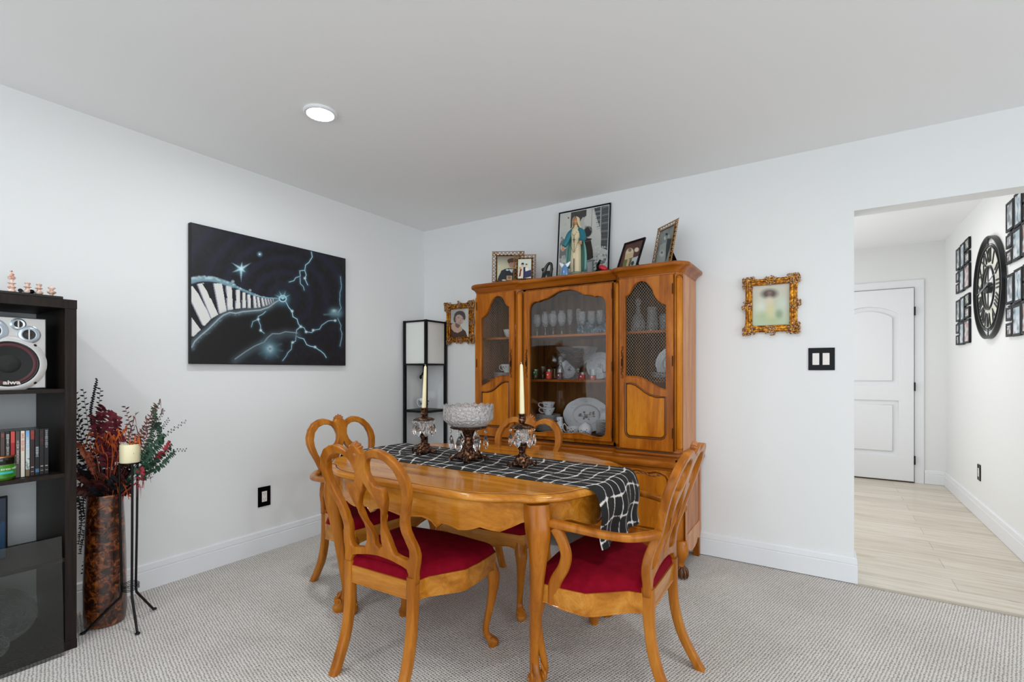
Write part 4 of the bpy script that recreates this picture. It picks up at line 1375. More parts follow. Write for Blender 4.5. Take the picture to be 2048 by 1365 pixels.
simple_glass('decanter', [(.0005, 0), (.026, 0), (.029, .01), (.028, .05), (.016, .085), (.010, .10), (.010, .118), (.015, .124), (.006, .13), (.014, .14), (.016, .152), (.0005, .165)], 1.490, -.20, ZM, 'small cut crystal decanter with stopper on the middle shelf', 'decanter', M_cryst)
wob = lambda a, z: 1 + (.05 * math.cos(8 * a) if z > .17 else 0)
bm = BM()
lathe(bm, [(.062, 0), (.060, .006), (.03, .02), (.014, .05), (.018, .075), (.05, .105), (.085, .14), (.118, .18), (.150, .222), (.145, .224), (.112, .186), (.08, .147), (.045, .112), (.0005, .10)], n=48, wob=wob, cap=False)
tag(obj('crystal_bowl', bm, M_cryst, smooth=True, angle=30), 'large flared cut crystal pedestal bowl in the middle of the cabinet', 'bowl').location = (1.612, -.185, ZM)
def plate_dish(name, r, M, label, cat, group=None, pat=None, sx=1.0, scal=10, flat=False, parentless=True):
    t = empty(name, (0, 0, 0), 0, label, cat, group)
    bm = BM()
    wb = lambda a, z: 1 + .022 * abs(math.cos(a * scal / 2))
    lathe(bm, [(.0005, .0), (r * .55, .0), (r * .58, .002), (r * .66, .010), (r, .020), (r, .0225), (r * .64, .0125), (r * .56, .0045), (.0005, .004)], n=60, sx=sx, wob=lambda a, z: (1 + .022 * abs(math.cos(a * scal / 2))) if z > .015 else 1.0, cap=False)
    bmesh.ops.transform(bm, matrix=M, verts=bm.verts[:])
    obj('dish_body', bm, M_white, t, smooth=True, angle=40)
    if pat:
        n = 90
        p_ = Pic(n, n, ((-1, 1), (1, 1), (1, -1), (-1, -1)), '#e3e6e9')
        pat(p_)
        me = p_.mesh('floral_pattern', lambda u, v: ((u - .5) * 2 * r * sx * .98, (.5 - v) * 2 * r * .98, np.interp(np.hypot((u - .5) * 2, (v - .5) * 2), [0, .56, .64, 1.0, 1.5], [.0052, .0055, .0135, .0232, .0232])))
        bm = BM(); bm.from_mesh(me)
        bmesh.ops.delete(bm, geom=[v for v in bm.verts if math.hypot(v.co.x / sx, v.co.y) > r * .97], context='VERTS')
        bmesh.ops.transform(bm, matrix=M, verts=bm.verts[:])
        me2 = bpy.data.meshes.new('floral_pattern'); bm.to_mesh(me2); bm.free()
        link('floral_pattern', me2, attr_mat('porcelain_print', .2, .3), t, False, True)
    return t
def flowers(seed, col, centre=True, rimn=5, spread=.28):
    def f(p_):
        rr = random.Random(seed)
        def spr(cx, cy, s, k):
            for i in range(k):
                a = rr.uniform(0, 6.28); d_ = s * rr.random() ** .6
                x, y = cx + d_ * math.cos(a), cy + d_ * math.sin(a)
                p_.ell(x, y, s * .20, s * .13, rr.choice(col), .85, rot=a, soft=.5)
                p_.line([(cx, cy - s * .5), (x, y)], s * .035, col[0], .5)
        if centre: spr(0, 0.0, spread, 26)
        for i in range(rimn):
            a = PI / 2 + i * 2 * PI / rimn
            spr(.80 * math.cos(a), .80 * math.sin(a), .085, 8)
        p_.mix(np.clip(1 - np.abs(np.hypot(p_.X, p_.Y) - .60) / .012, 0, 1) * .35, '#8d9096')
    return f
def stand(tilt, zoff=0.0):   # plate standing on edge, front facing -y, leaning back
    return Matrix.Translation((0, 0, zoff)) @ Matrix.Rotation(R(-tilt), 4, 'X') @ XZ(0).to_4x4() 
def stand_plate(name, r, loc, label, cat, sx=1.0, pat=None, tilt=12, group=None):
    Mx = Matrix.Rotation(R(-tilt), 4, 'X') @ Matrix.Translation((0, 0, r)) @ XZ(0)
    t = plate_dish(name, r, Mx, label, cat, group, pat, sx)
    t.location = loc
    return t
blue = ['#31405e', '#5b6f94', '#8695ad']
brn = ['#5c4a38', '#7a6248', '#9a8468', '#3d3a36']
stand_plate('dinner_plate', .095, (1.735, -.085, ZM), 'white scalloped plate standing on edge behind the crystal bowl', 'plate', 1.0, flowers(4, blue, True, 6, .2), 10)
stand_plate('dessert_plate', .070, (1.500, -.085, ZM), 'small white plate with blue sprigs standing left of the crystal bowl', 'plate', 1.0, flowers(8, blue, True, 6, .3), 10)
stand_plate('serving_platter', .122, (1.632, -.095, ZB), 'large oval white platter with brown flowers standing on the bottom cabinet shelf', 'platter', 1.42, flowers(12, brn, True, 6, .36), 12)
def cup(name, loc, label, rz=0, group=None, r=.045, h=.052):
    t = empty(name, loc, rz, label, 'cup', group)
    bm = BM()
    lathe(bm, [(.0005, 0), (r * .5, 0), (r * .5, .004), (r * .75, h * .35), (r * .95, h * .75), (r * 1.05, h), (r * 1.03, h + .001), (r * .9, h * .75), (r * .7, h * .38), (.0005, .008)], n=28, cap=False)
    obj('cup_body', bm, M_white, t, smooth=True, angle=50)
    bm = BM(); sweep(bm, [(-r * .93, 0, h * .82), (-r * 1.45, 0, h * .88), (-r * 1.55, 0, h * .5), (-r * 1.1, 0, h * .25), (-r * .72, 0, h * .3)], [.003], up=(0, 1, 0), n=8, k=5)
    obj('handle', bm, M_white, t, smooth=True)
    bm = BM()
    rr = random.Random(int(loc[0] * 1000))
    for i in range(5):
        a = -PI / 2 + rr.uniform(-.6, .6); zz = h * rr.uniform(.45, .8); rad = r * (.78 + .25 * (zz / h)) 
        ball(bm, (rad * math.cos(a), rad * math.sin(a), zz), .004, 1, 1, .8, 1)
    obj('sprig_print', bm, mat('sprig', '#54604a', .4), t)
    return t
cu1 = cup('teacup', (1.392, -.2, .858), 'lower of the two stacked white teacups on the bottom shelf', R(10))
cup('teacup', (1.392, -.2, .897), 'upper of the two stacked white teacups on the bottom shelf', R(22))
sau = empty('saucer', (0, 0, 0), 0, 'x', 'saucer', 'saucers stacked under the teacups')
bm = BM(); lathe(bm, [(.0005, 0), (.04, 0), (.044, .003), (.085, .012), (.0855, .0138), (.042, .0055), (.0005, .004)], n=36, wob=lambda a, z: 1 + .02 * abs(math.cos(a * 6)) if z > .01 else 1, cap=False)
obj('saucer_body', bm, M_white, sau, smooth=True, angle=40)
sau.location = (1.392, -.2, .848)
sau['label'] = 'saucer right under the stacked teacups'
lb = ['second saucer from the top under the stacked teacups', 'third saucer from the top under the stacked teacups', 'fourth saucer from the top under the stacked teacups', 'fifth saucer from the top under the stacked teacups', 'sixth saucer from the top, resting on the dinner plate pile']
for i in range(5): dup(sau, (1.392 + .002 * math.sin(i * 3), -.2, .848 - .0065 * (i + 1)), i, lb[i])
dpl = empty('dinner_plate', (0, 0, 0), 0, 'x', 'plate', 'pile of plates under the teacups')
bm = BM(); lathe(bm, [(.0005, 0), (.055, 0), (.060, .003), (.105, .013), (.1055, .0148), (.058, .0055), (.0005, .004)], n=40, cap=False)
obj('dish_body', bm, M_white, dpl, smooth=True, angle=40)
nm = ['top', 'second', 'third', 'fourth', 'fifth', 'sixth', 'seventh', 'eighth']
for i in range(8):
    l_ = nm[i] + ' plate down in the pile under the teacups' if i else 'top plate of the pile under the teacups'
    if i == 0: dpl.location = (1.392, -.2, .801); dpl['label'] = l_
    else: dup(dpl, (1.392 + .002 * math.cos(i * 2), -.2, .801 - .0085 * i), i * .4, l_)
for i in range(11):
    dup(dpl, (1.852 + .0015 * math.cos(i * 2), -.185, ZB + .0085 * (10 - i)), i * .4, (['top', 'second', 'third', 'fourth', 'fifth', 'sixth', 'seventh', 'eighth', 'ninth', 'tenth', 'lowest'][i]) + ' plate in the pile at the right of the bottom shelf', 'pile of plates right of the platter').scale = (.9, .9, 1)
bm = BM(); lathe(bm, [(.0005, 0), (.022, 0), (.026, .01), (.030, .03), (.026, .06), (.018, .085), (.022, .105), (.020, .115), (.017, .113), (.0005, .10)], n=20)
tag(obj('figurine_vase', bm, M_white, smooth=True, angle=50), 'small white patterned vase in front of the left edge of the platter', 'vase').location = (1.518, -.27, ZB)
o_ = bpy.data.objects['figurine_vase']; bm = BM()
for i in range(14):
    a = -PI / 2 + random.uniform(-1.2, 1.2); zz = random.uniform(.03, .1); rad = np.interp(zz, [.01, .03, .06, .085, .105], [.026, .030, .026, .018, .022])
    ball(bm, (rad * math.cos(a), rad * math.sin(a), zz), .004, 1, .6, 1, 1)
obj('painted_spots', bm, mat('spot_brown', '#4a4038', .4), o_)
sg = empty('creamer', (1.628, -.275, ZB), 0, 'low white creamer with brown flowers standing in front of the platter', 'creamer')
bm = BM(); lathe(bm, [(.0005, 0), (.034, 0), (.040, .012), (.045, .035), (.047, .055), (.045, .056), (.042, .035), (.036, .014), (.0005, .008)], n=28, sx=1.15, cap=False); obj('body', bm, M_white, sg, smooth=True, angle=50)
bm = BM(); sweep(bm, [(-.05, 0, .05), (-.072, 0, .072), (-.082, 0, .045), (-.065, 0, .018), (-.045, 0, .016)], [.0035], up=(0, 1, 0), n=8, k=5); obj('handle', bm, M_white, sg, smooth=True)
sg2 = empty('sugar_bowl', (1.722, -.298, ZB), 0, 'round white sugar bowl with dark sprigs in front of the platter', 'sugar bowl')
bm = BM(); lathe(bm, [(.0005, 0), (.03, 0), (.042, .015), (.048, .04), (.044, .065), (.036, .076), (.034, .074), (.0005, .07)], n=28); obj('body', bm, M_white, sg2, smooth=True, angle=50)
bm = BM(); lathe(bm, [(.036, .075), (.03, .083), (.012, .090), (.005, .094), (.007, .100), (.0005, .104)], n=22); obj('lid', bm, M_white, sg2, smooth=True)
for o_, rr_ in ((sg, .047), (sg2, .048)):
    bm = BM()
    for i in range(10):
        a = -PI / 2 + random.uniform(-.9, .9); zz = random.uniform(.02, .05)
        ball(bm, (rr_ * (1.13 if o_ is sg else 1) * math.cos(a), rr_ * math.sin(a) * .98, zz), .0045, 1, .5, .8, 1)
    obj('flower_print', bm, mat('flower_dark', '#3c3630', .4), o_)
# left cabinet
cup('teacup', (1.075, -.22, ZT), 'white teacup on the upper shelf behind the left wire door', R(200), r=.05, h=.06)
stand_plate('blue_plate', .055, (1.090, -.12, ZT + .0), 'blue rimmed plate standing behind the left wire door', 'plate', 1.0, flowers(3, ['#2c4a78', '#48689a'], True, 8, .6), 8)
cup('teacup', (1.055, -.22, ZM + .048), 'white teacup stacked on saucers behind the left wire door', R(-5), r=.052, h=.06)
for i in range(4): dup(sau, (1.030, -.22, ZM + .010 * i + .002), i, ['lowest', 'second lowest', 'second highest', 'highest'][i] + ' saucer under the teacup behind the left wire door', 'saucers behind the left wire door')
# right cabinet
simple_glass('decanter', [(.0005, 0), (.040, 0), (.046, .008), (.045, .06), (.030, .105), (.014, .13), (.012, .155), (.018, .162), (.008, .17), (.020, .19), (.018, .205), (.0005, .225)], 2.048, -.2, ZT, 'tall cut crystal decanter behind the right wire door', 'decanter', M_cryst)
simple_glass('crystal_pitcher', [(.0005, 0), (.032, 0), (.036, .006), (.034, .07), (.030, .12), (.034, .155), (.032, .156), (.028, .12), (.031, .07), (.0005, .012)], 2.140, -.2, ZT, 'tall crystal vase behind the right wire door', 'vase', M_cryst)
simple_glass('crystal_tumbler', [(.0005, 0), (.030, 0), (.034, .006), (.036, .095), (.034, .095), (.031, .012), (.0005, .010)], 2.222, -.2, ZT, 'short cut crystal tumbler behind the right wire door', 'glass', M_cryst)
simple_glass('crystal_tumbler', [(.0005, 0), (.022, 0), (.024, .006), (.026, .12), (.024, .12), (.021, .012), (.0005, .010)], 2.185, -.10, ZT, 'tall narrow crystal glass behind the right wire door', 'glass', M_cryst)
stand_plate('dinner_plate', .105, (2.240, -.10, ZM), 'white scalloped plate standing behind the right wire door', 'plate', 1.0, flowers(5, blue, False, 8), 8)
bm = BM(); lathe(bm, [(.0005, 0), (.05, 0), (.08, .02), (.098, .05), (.096, .051), (.075, .022), (.0005, .008)], n=36, wob=lambda a, z: 1 + .03 * math.cos(a * 12) if z > .04 else 1, cap=False)
tag(obj('crystal_dish', bm, M_cryst, smooth=True, angle=30), 'scalloped crystal dish in front of the plate behind the right wire door', 'dish').location = (2.235, -.215, ZM)
# ================================================================== corner shelf lamp
lamp = empty('shelf_floor_lamp', (.155, -.152, 0), 0, 'black square shelf lamp with white paper shade standing in the room corner', 'floor lamp')
hw, pw = .1325, .011
def lbox(name, x0, x1, y0, y1, z0, z1, m=M_black, par=None):
    bm = BM(); box(bm, x0, x1, y0, y1, z0, z1, bev=.001); return obj(name, bm, m, par or lamp)
for sx in (-1, 1):
    for sy in (-1, 1):
        x, y = sx * (hw - pw), sy * (hw - pw)
        lbox('post', x - pw, x + pw, y - pw, y + pw, 0, 1.602)
for z in (.05, .44, .832):
    lbox('shelf', -hw + .004, hw - .004, -hw + .004, hw - .004, z, z + .010)
    bm = BM()
    for a in (-1, 1):
        box(bm, -hw + .02, hw - .02, a * (hw - .008) - .005, a * (hw - .008) + .005, z - .010, z + .002)
        box(bm, a * (hw - .008) - .005, a * (hw - .008) + .005, -hw + .02, hw - .02, z - .010, z + .002)
    obj('shelf_rail', bm, M_black, lamp)
M_shade = mat('paper_shade', '#e6e6e0', 0.8, Transmission_Weight=0.0)
lbox('lamp_shade', -hw + .014, hw - .014, -hw + .014, hw - .014, 1.234, 1.588, M_shade)
for z in (1.222, 1.586):
    bm = BM()
    for a in (-1, 1):
        box(bm, -hw + .004, hw - .004, a * (hw - .007) - .006, a * (hw - .007) + .006, z, z + .014)
        box(bm, a * (hw - .007) - .006, a * (hw - .007) + .006, -hw + .004, hw - .004, z, z + .014)
    obj('shade_rail', bm, M_black, lamp)
bm = BM(); sweep(bm, [(-.10, .085, 1.20), (-.085, .06, 1.15), (-.10, .045, 1.11), (-.115, .07, 1.13), (-.10, .09, 1.16), (-.112, .1, 1.0), (-.112, .1, .86)], [.0035], n=6, k=5); ball(bm, (-.10, .05, 1.12), .012, 1, 1, 1.6)
obj('power_cord', bm, M_black, lamp, smooth=True)
mg = cup('mug', (.150, -.160, .8425), 'white mug with blue flowers on the middle shelf of the corner lamp', R(20), r=.040, h=.095)
mg['category'] = 'mug'
bm = BM()
for i in range(26):
    a = random.uniform(-2.6, .4); zz = random.uniform(.035, .08); rad = .040 * np.interp(zz / .095, [.35, .75, 1], [.76, .955, 1.05])
    ball(bm, (rad * math.cos(a), rad * math.sin(a), zz), .0055, 1, 1, .8, 1)
obj('blue_print', bm, mat('mug_blue', '#3d4f78', .4), mg)

# ================================================================== portraits in ornate gold frames
def ornate(name, M, loc, w, h, bw, pic, label, cat='framed portrait'):
    """outer w x h, border bw; standing on v = 0"""
    t = empty(name, loc, 0, label, cat)
    def outl(ins, amp):
        o = []
        n = 40
        cor = [(-w / 2 + ins, ins), (w / 2 - ins, ins), (w / 2 - ins, h - ins), (-w / 2 + ins, h - ins)]
        for i in range(4):
            a, b = Vector(cor[i]), Vector(cor[(i + 1) % 4]); d_ = (b - a); L = d_.length; e = d_.normalized(); nn = Vector((e.y, -e.x))
            for j in range(n):
                s_ = j / n
                q = abs(s_ - .5) * 2       # 0 at middle, 1 at corner
                bul = math.exp(-((q - 1) / .30) ** 2) + .75 * math.exp(-(q / .16) ** 2)
                p_ = a + d_ * s_ + nn * (amp * (bul - .85) + .0012 * math.sin(j * 2.3))
                o.append((p_.x, p_.y))
        return o
    inner = rect(-w / 2 + bw, w / 2 - bw, bw, h - bw)
    plate('frame', outl(0, .010), [inner], .020, .005, M_gold, t, M @ Matrix.Translation((0, 0, .012)), seg=2)
    bm = BM()
    r1 = rect(-w / 2 + bw * .42, w / 2 - bw * .42, bw * .42, h - bw * .42)
    for P, r in ((r1, bw * .14), (rect(-w / 2 + bw * .93, w / 2 - bw * .93, bw * .93, h - bw * .93), bw * .10)):
        sweep(bm, [Vector((x, y, .024)) for x, y in refine(P, .03)], [r], up=(0, 0, 1), n=8, closed=True)
    bmesh.ops.transform(bm, matrix=M, verts=bm.verts[:])
    obj('frame_moulding', bm, M_gold, t, smooth=True)
    rr = random.Random(int(w * 1000))
    for cx, cy, big in [(-w / 2 + bw * .45, bw * .45, 1), (w / 2 - bw * .45, bw * .45, 1), (w / 2 - bw * .45, h - bw * .45, 1), (-w / 2 + bw * .45, h - bw * .45, 1), (0, bw * .36, 0), (0, h - bw * .36, 0), (-w / 2 + bw * .36, h / 2, 0), (w / 2 - bw * .36, h / 2, 0)]:
        bm = BM()
        R0 = bw * (.95 if big else .62)
        for i in range(44 if big else 24):
            a = rr.uniform(0, 6.28); d_ = R0 * rr.random() ** .5
            x, y = cx + d_ * math.cos(a), cy + d_ * math.sin(a)
            if big:
                x = max(-w / 2 - .004, min(w / 2 + .004, x)); y = max(-.004, min(h + .004, y))
            ball(bm, (x, y, .026 + rr.uniform(-.003, .003)), bw * rr.uniform(.11, .19), 1.5, .7, .7, 1, rot=Matrix.Rotation(a + 1.2, 3, 'Z'))
        if big:
            sxn = -1 if cx > 0 else 1; syn = -1 if cy > h / 2 else 1
            for k_ in (0, 1):
                for i in range(9):
                    s_ = i / 9; L = w * .18
                    x = cx + (sxn * (bw * .5 + L * s_) if k_ == 0 else 0); y = cy + (syn * (bw * .5 + L * s_) if k_ else 0)
                    ball(bm, (x + rr.uniform(-.003, .003), y + rr.uniform(-.003, .003), .026), bw * .13 * (1 - s_ * .5), 1.3, .8, .6, 1, rot=Matrix.Rotation(rr.uniform(0, 3), 3, 'Z'))
        bmesh.ops.transform(bm, matrix=M, verts=bm.verts[:])
        obj('corner_ornament' if big else 'centre_ornament', bm, M_goldorn, t, smooth=True)
    pic_obj(pic, 'picture', M @ Matrix.Translation((0, bw - .003, .012)), w - 2 * bw + .006, h - 2 * bw + .006, attr_mat('photo_print', .3), t)
    return t
# left portrait: woman with dark swept hair
P1 = Pic(90, 120, ((530, 345), (975, 330), (975, 1035), (540, 1045)), '#cfd3cd')
P1.vgrad('#b9b0ab', '#d8ded6'); P1.ell(600, 500, 90, 300, '#9a9994', .5, soft=.9); P1.ell(900, 400, 80, 160, '#d6dcd8', .6, soft=.9)
P1.poly([(530, 1060), (530, 690), (620, 690), (700, 760), (810, 830), (880, 900), (930, 1060)], '#4c352d')
P1.poly([(548, 740), (570, 700), (640, 690), (700, 760), (780, 770), (815, 830), (800, 880), (700, 932), (620, 900), (560, 830)], '#c9aa98')
P1.poly([(640, 690), (780, 700), (740, 790), (700, 815), (650, 770)], '#7d6358')
P1.ell(745, 510, 135, 125, '#4a3e3c', 1, soft=.15); P1.ell(650, 590, 50, 100, '#4a3e3c', 1, soft=.2); P1.ell(850, 560, 32, 80, '#4a3e3c', 1, soft=.3)
P1.ell(738, 610, 95, 130, '#c4a698', 1, rot=-.25, soft=.12)
P1.ell(660, 600, 22, 50, '#a48576', .8, soft=.5)
P1.line([(700, 555), (735, 575)], 8, '#4a3a34', .9); P1.line([(785, 585), (825, 600)], 8, '#4a3a34', .9); P1.line([(765, 610), (768, 650), (745, 655)], 7, '#8a6a5c', .8); P1.line([(715, 685), (755, 700), (780, 690)], 7, '#6c3c38', .9)
P1.line([(700, 540), (740, 550)], 5, '#5a4740', .7)
ornate('framed_portrait', XZ(0), (.428, -.001, 1.412), .312, .348, .052, P1, 'ornate gold framed portrait of a dark haired woman left of the china cabinet')
P2 = Pic(90, 90, ((250, 285), (685, 262), (690, 750), (255, 755)), '#c9ccb8')
P2.vgrad('#cfc8b8', '#b9c8a6', 280, 750)
P2.ell(350, 520, 110, 120, '#dde2d0', .8, soft=.9); P2.ell(600, 500, 90, 110, '#cdd8c8', .8, soft=.9); P2.ell(460, 560, 70, 180, '#d9cf96', .8, soft=.8)
P2.ell(450, 382, 125, 74, '#54443c', 1, soft=.55); P2.ell(450, 372, 40, 34, '#8f6d5c', .8, soft=.8)
P2.ell(450, 460, 60, 70, '#dccdb4', .8, soft=.7); P2.ell(560, 620, 60, 75, '#7f9474', .8, soft=.7); P2.ell(370, 640, 90, 80, '#a9bd86', .7, soft=.9); P2.ell(480, 690, 120, 60, '#b3bf84', .7, soft=.9)
ornate('framed_portrait', XZ(0), (2.791, -.001, 1.397), .288, .335, .046, P2, 'ornate gold framed blurred portrait on the wall right of the china cabinet')

# ================================================================== things standing on the china cabinet
CT = 1.811
def filigree(bm, w, h, bw, step=.0135):
    rows = max(2, int(round(bw / step)))
    for side in range(4):
        L = w if side % 2 == 0 else h
        n = int(L / step)
        for i in range(n):
            for r_ in range(rows):
                s_ = (i + .5) / n * L; d_ = (r_ + .5) / rows * bw
                if side == 0: c = (s_ - w / 2, d_)
                elif side == 1: c = (w / 2 - d_, s_)
                elif side == 2: c = (w / 2 - s_, h - d_)
                else: c = (-w / 2 + d_, h - s_)
                a = PI / 4 * (1 if (i + r_) % 2 else -1)
                q = .58 * step
                sweep(bm, [(c[0] - q * math.cos(a), c[1] - q * math.sin(a), 0), (c[0], c[1], .006), (c[0] + q * math.cos(a), c[1] + q * math.sin(a), 0)], [.0019, .0028, .0019], up=(0, 0, 1), n=5)
    for ins in (.0015, bw):
        sweep(bm, [Vector((x, y, .001)) for x, y in rect(-w / 2 + ins, w / 2 - ins, ins, h - ins)], [.0024], up=(0, 0, 1), n=6, closed=True)
    n = int(w / step)
    for i in range(n + 1): ball(bm, (-w / 2 + w * i / n, h + .001, 0), .0032, sub=1)
    for i in range(int(h / step) + 1):
        for sx in (-1, 1): ball(bm, (sx * (w / 2 + .001), i * step, 0), .003, sub=1)
def stand_frame(name, loc, rz, tilt, w, h, bw, pic, label, kind='fil'):
    t = empty(name, loc, rz, label, 'picture frame')
    M = Matrix.Rotation(R(-tilt), 4, 'X') @ XZ(0)
    if kind == 'fil':
        bm = BM(); filigree(bm, w, h, bw); bmesh.ops.transform(bm, matrix=M, verts=bm.verts[:])
        obj('filigree_border', bm, M_fil, t, smooth=True)
    else:
        plate('frame', rect(-w / 2, w / 2, 0, h), [rect(-w / 2 + bw, w / 2 - bw, bw, h - bw)], .014, .002, M_black, t, M)
    pic_obj(pic, 'photo', M @ Matrix.Translation((0, bw, -.001)), w - 2 * bw, h - 2 * bw, attr_mat('photo_print', .3), t)
    bm = BM(); box(bm, -w / 2 + bw * .7, w / 2 - bw * .7, bw * .7, h - bw * .7, -.007, -.003); bmesh.ops.transform(bm, matrix=M, verts=bm.verts[:]); obj('backing', bm, M_black, t)
    bm = BM()
    top = M @ Vector((0, h * .62, -.007)); 
    back = h * .62 * math.sin(R(tilt)) + h * .30
    a, b = Vector(top), Vector((0, back, .0015))
    sweep(bm, [a, b], [(w * .10, .0015), (w * .16, .0015)], up=(0, 0, 1), n=4, p=8)
    obj('easel_back', bm, M_black, t)
    return t
PA = Pic(80, 90, ((295, 430), (800, 430), (790, 1090), (300, 1120)), '#b9b39c')
PA.vgrad('#7d746c', '#c9c4a8', 430, 700)
PA.poly([(305, 1120), (330, 1010), (400, 830), (470, 790), (560, 760), (680, 770), (760, 790), (790, 1090)], '#232a30')
PA.poly([(570, 770), (610, 790), (660, 780), (640, 890), (590, 840)], '#d8dade')
PA.ell(640, 560, 115, 80, '#4d3328', 1, soft=.15); PA.ell(645, 650, 90, 110, '#b98e7c', 1, soft=.12); PA.poly([(530, 560), (560, 510), (740, 500), (745, 590), (700, 600), (600, 610), (560, 640)], '#54382c')
PA.line([(600, 640), (640, 640)], 6, '#4a302a', .8); PA.line([(690, 640), (720, 640)], 6, '#4a302a', .8); PA.line([(650, 710), (700, 712)], 6, '#8a4c44', .8)
PA.ell(535, 810, 42, 30, '#cfd8e0', 1, soft=.4); PA.poly([(515, 960), (640, 960), (640, 1080), (515, 1080)], '#c9a77e'); PA.ell(575, 1010, 35, 40, '#9c7358', 1); PA.ell(460, 1085, 60, 25, '#d8cfc4', 1, soft=.5)
stand_frame('picture_frame', (1.070, -.240, CT), R(30), 8, .240, .268, .036, PA, 'larger gold filigree frame with portrait of a boy in a dark suit')
PB = Pic(70, 80, ((895, 560), (1310, 560), (1310, 1060), (895, 1060)), '#d9dccb')
PB.ell(1040, 690, 45, 40, '#1c1c28', 1); PB.ell(1040, 730, 32, 34, '#d8b8a0', 1); PB.ell(1155, 705, 34, 26, '#3a3430', 1); PB.ell(1155, 735, 28, 30, '#dcc0a8', 1)
PB.poly([(1065, 770), (1130, 760), (1140, 900), (1110, 1060), (1060, 1060)], '#2c2650'); PB.poly([(1120, 780), (1200, 790), (1230, 860), (1130, 880)], '#ece6d6'); PB.poly([(1120, 880), (1300, 840), (1310, 1010), (1120, 1050)], '#33345e')
PB.poly([(960, 820), (1010, 810), (1030, 880), (1000, 990), (930, 1010), (950, 900)], '#7a2e1c'); PB.ell(970, 790, 45, 40, '#d9a05c', 1, soft=.3); PB.poly([(1000, 860), (1060, 860), (1050, 1060), (980, 1060)], '#e6d6c0')
stand_frame('picture_frame', (1.240, -.285, CT), R(24), 8, .160, .208, .030, PB, 'smaller gold filigree frame with a family photo, overlapping the larger one')
# abstract dark figurine of two embracing figures
t = empty('dark_figurine', (1.412, -.26, CT), 0, 'small black stone figurine with a looped arm beside the gold frames', 'figurine')
bm = BM()
zloft(bm, [(-.005, 0, 0, .048, .028), (-.004, 0, .02, .045, .026), (.004, 0, .045, .034, .022), (.010, 0, .065, .022, .016)], n=12, p=2.2)
sweep(bm, [(-.028, 0, .01), (-.022, 0, .05), (-.012, 0, .085), (.012, 0, .118), (.034, 0, .112), (.036, 0, .075), (.026, 0, .03)], [.014, .016, .013, .010, .010, .010, .013], up=(0, 1, 0), n=10, k=5)
ball(bm, (-.026, -.004, .080), .014, 1.1, .9, 1); sweep(bm, [(.03, 0, .03), (.044, 0, .07), (.048, 0, .082)], [.006, .0035, .002], up=(0, 1, 0), n=6, k=3)
obj('figure_body', bm, mat('green_black_stone', '#121a16', .2), t, smooth=True)
# poster behind the statue
Q = ((155, 235), (985, 80), (995, 1170), (175, 1270))
PP = Pic(170, 210, Q, '#c9cbc6')
PP.poly([(330, 200), (612, 140), (600, 250), (540, 290), (500, 430), (420, 500), (335, 440)], '#4a4848'); PP.noise(12, 14, .4, .8, '#5f5c5a', .6, (PP.Y < 450) & (PP.X < 620) & (PP.X > 330)); PP.poly([(480, 430), (500, 330), (545, 265), (575, 290), (560, 380), (520, 460)], '#c4c2b8'); PP.poly([(150, 220), (330, 200), (330, 480), (150, 520)], '#cfcfc6')
PP.noise(2, 9, .45, .8, '#8e918e', .6, (PP.Y > 450) & (PP.X < 400)); PP.noise(4, 26, .5, .75, '#4b514e', .75, (PP.Y > 560) & (PP.X < 420))
PP.poly([(600, 150), (700, 130), (800, 330), (870, 500), (880, 760), (760, 830), (680, 640), (640, 420), (560, 330), (600, 260)], '#d3d3cc')
PP.poly([(730, 130), (990, 70), (990, 760), (880, 720), (870, 470), (800, 320)], '#585c5e')
for i in range(10): PP.line([(745 + 12 * i * .5, 160 + i * 32), (850 + i, 140 + i * 32)], 8, '#9aa0a2' if i % 2 else '#2f3032', .7)
for i in range(16): PP.line([(880, 120 + i * 40), (985, 90 + i * 42)], 7, '#a9adae' if i % 3 == 0 else '#343436', .6)
PP.line([(850, 110), (858, 480)], 12, '#b4b8b8', .9); PP.line([(698, 140), (700, 470)], 5, '#26282a', .9)
PP.ell(640, 490, 78, 95, '#39383a', 1, rot=.5, soft=.2); PP.line([(590, 420), (650, 410), (700, 470)], 10, '#84827f', .9); PP.line([(585, 560), (640, 600), (705, 600)], 14, '#262424', 1)
PP.poly([(600, 600), (700, 610), (740, 760), (755, 880), (690, 910), (600, 930), (580, 760)], '#332b28'); PP.line([(610, 640), (690, 620)], 7, '#6f6660', .8)
PP.poly([(600, 930), (770, 900), (790, 1060), (760, 1200), (640, 1200), (560, 1000)], '#7f8688'); PP.poly([(650, 950), (740, 930), (750, 1150), (690, 1160)], '#b6babb')
PP.noise(7, 34, .45, .7, '#3f5350', .8, (PP.Y > 820) & (PP.X > 770)); PP.noise(8, 40, .6, .8, '#e6e8e6', .8, (PP.Y > 700) & (PP.X > 770))
PP.ell(250, 1060, 80, 90, '#c9ccc8', .8, soft=.5); PP.ell(290, 285, 16, 16, '#a01c24', 1, soft=.4); PP.ell(245, 385, 14, 30, '#bfc0cc', .8, soft=.5)
t = empty('framed_poster', (1.588, -.065, CT), 0, 'large thin black framed black and white poster leaning behind the robed statue', 'framed poster')
M = Matrix.Rotation(R(-5), 4, 'X') @ XZ(0)
plate('frame', rect(-.205, .205, 0, .552), [rect(-.196, .196, .008, .543)], .014, .002, M_black, t, M)
bm = BM(); box(bm, -.196, .196, .008, .543, -.004, -.001); bmesh.ops.transform(bm, matrix=M, verts=bm.verts[:]); obj('mat_board', bm, M_white, t)
pic_obj(PP, 'print', M @ Matrix.Translation((0, .012, .0)), .378, .526, attr_mat('poster_print', .12), t)
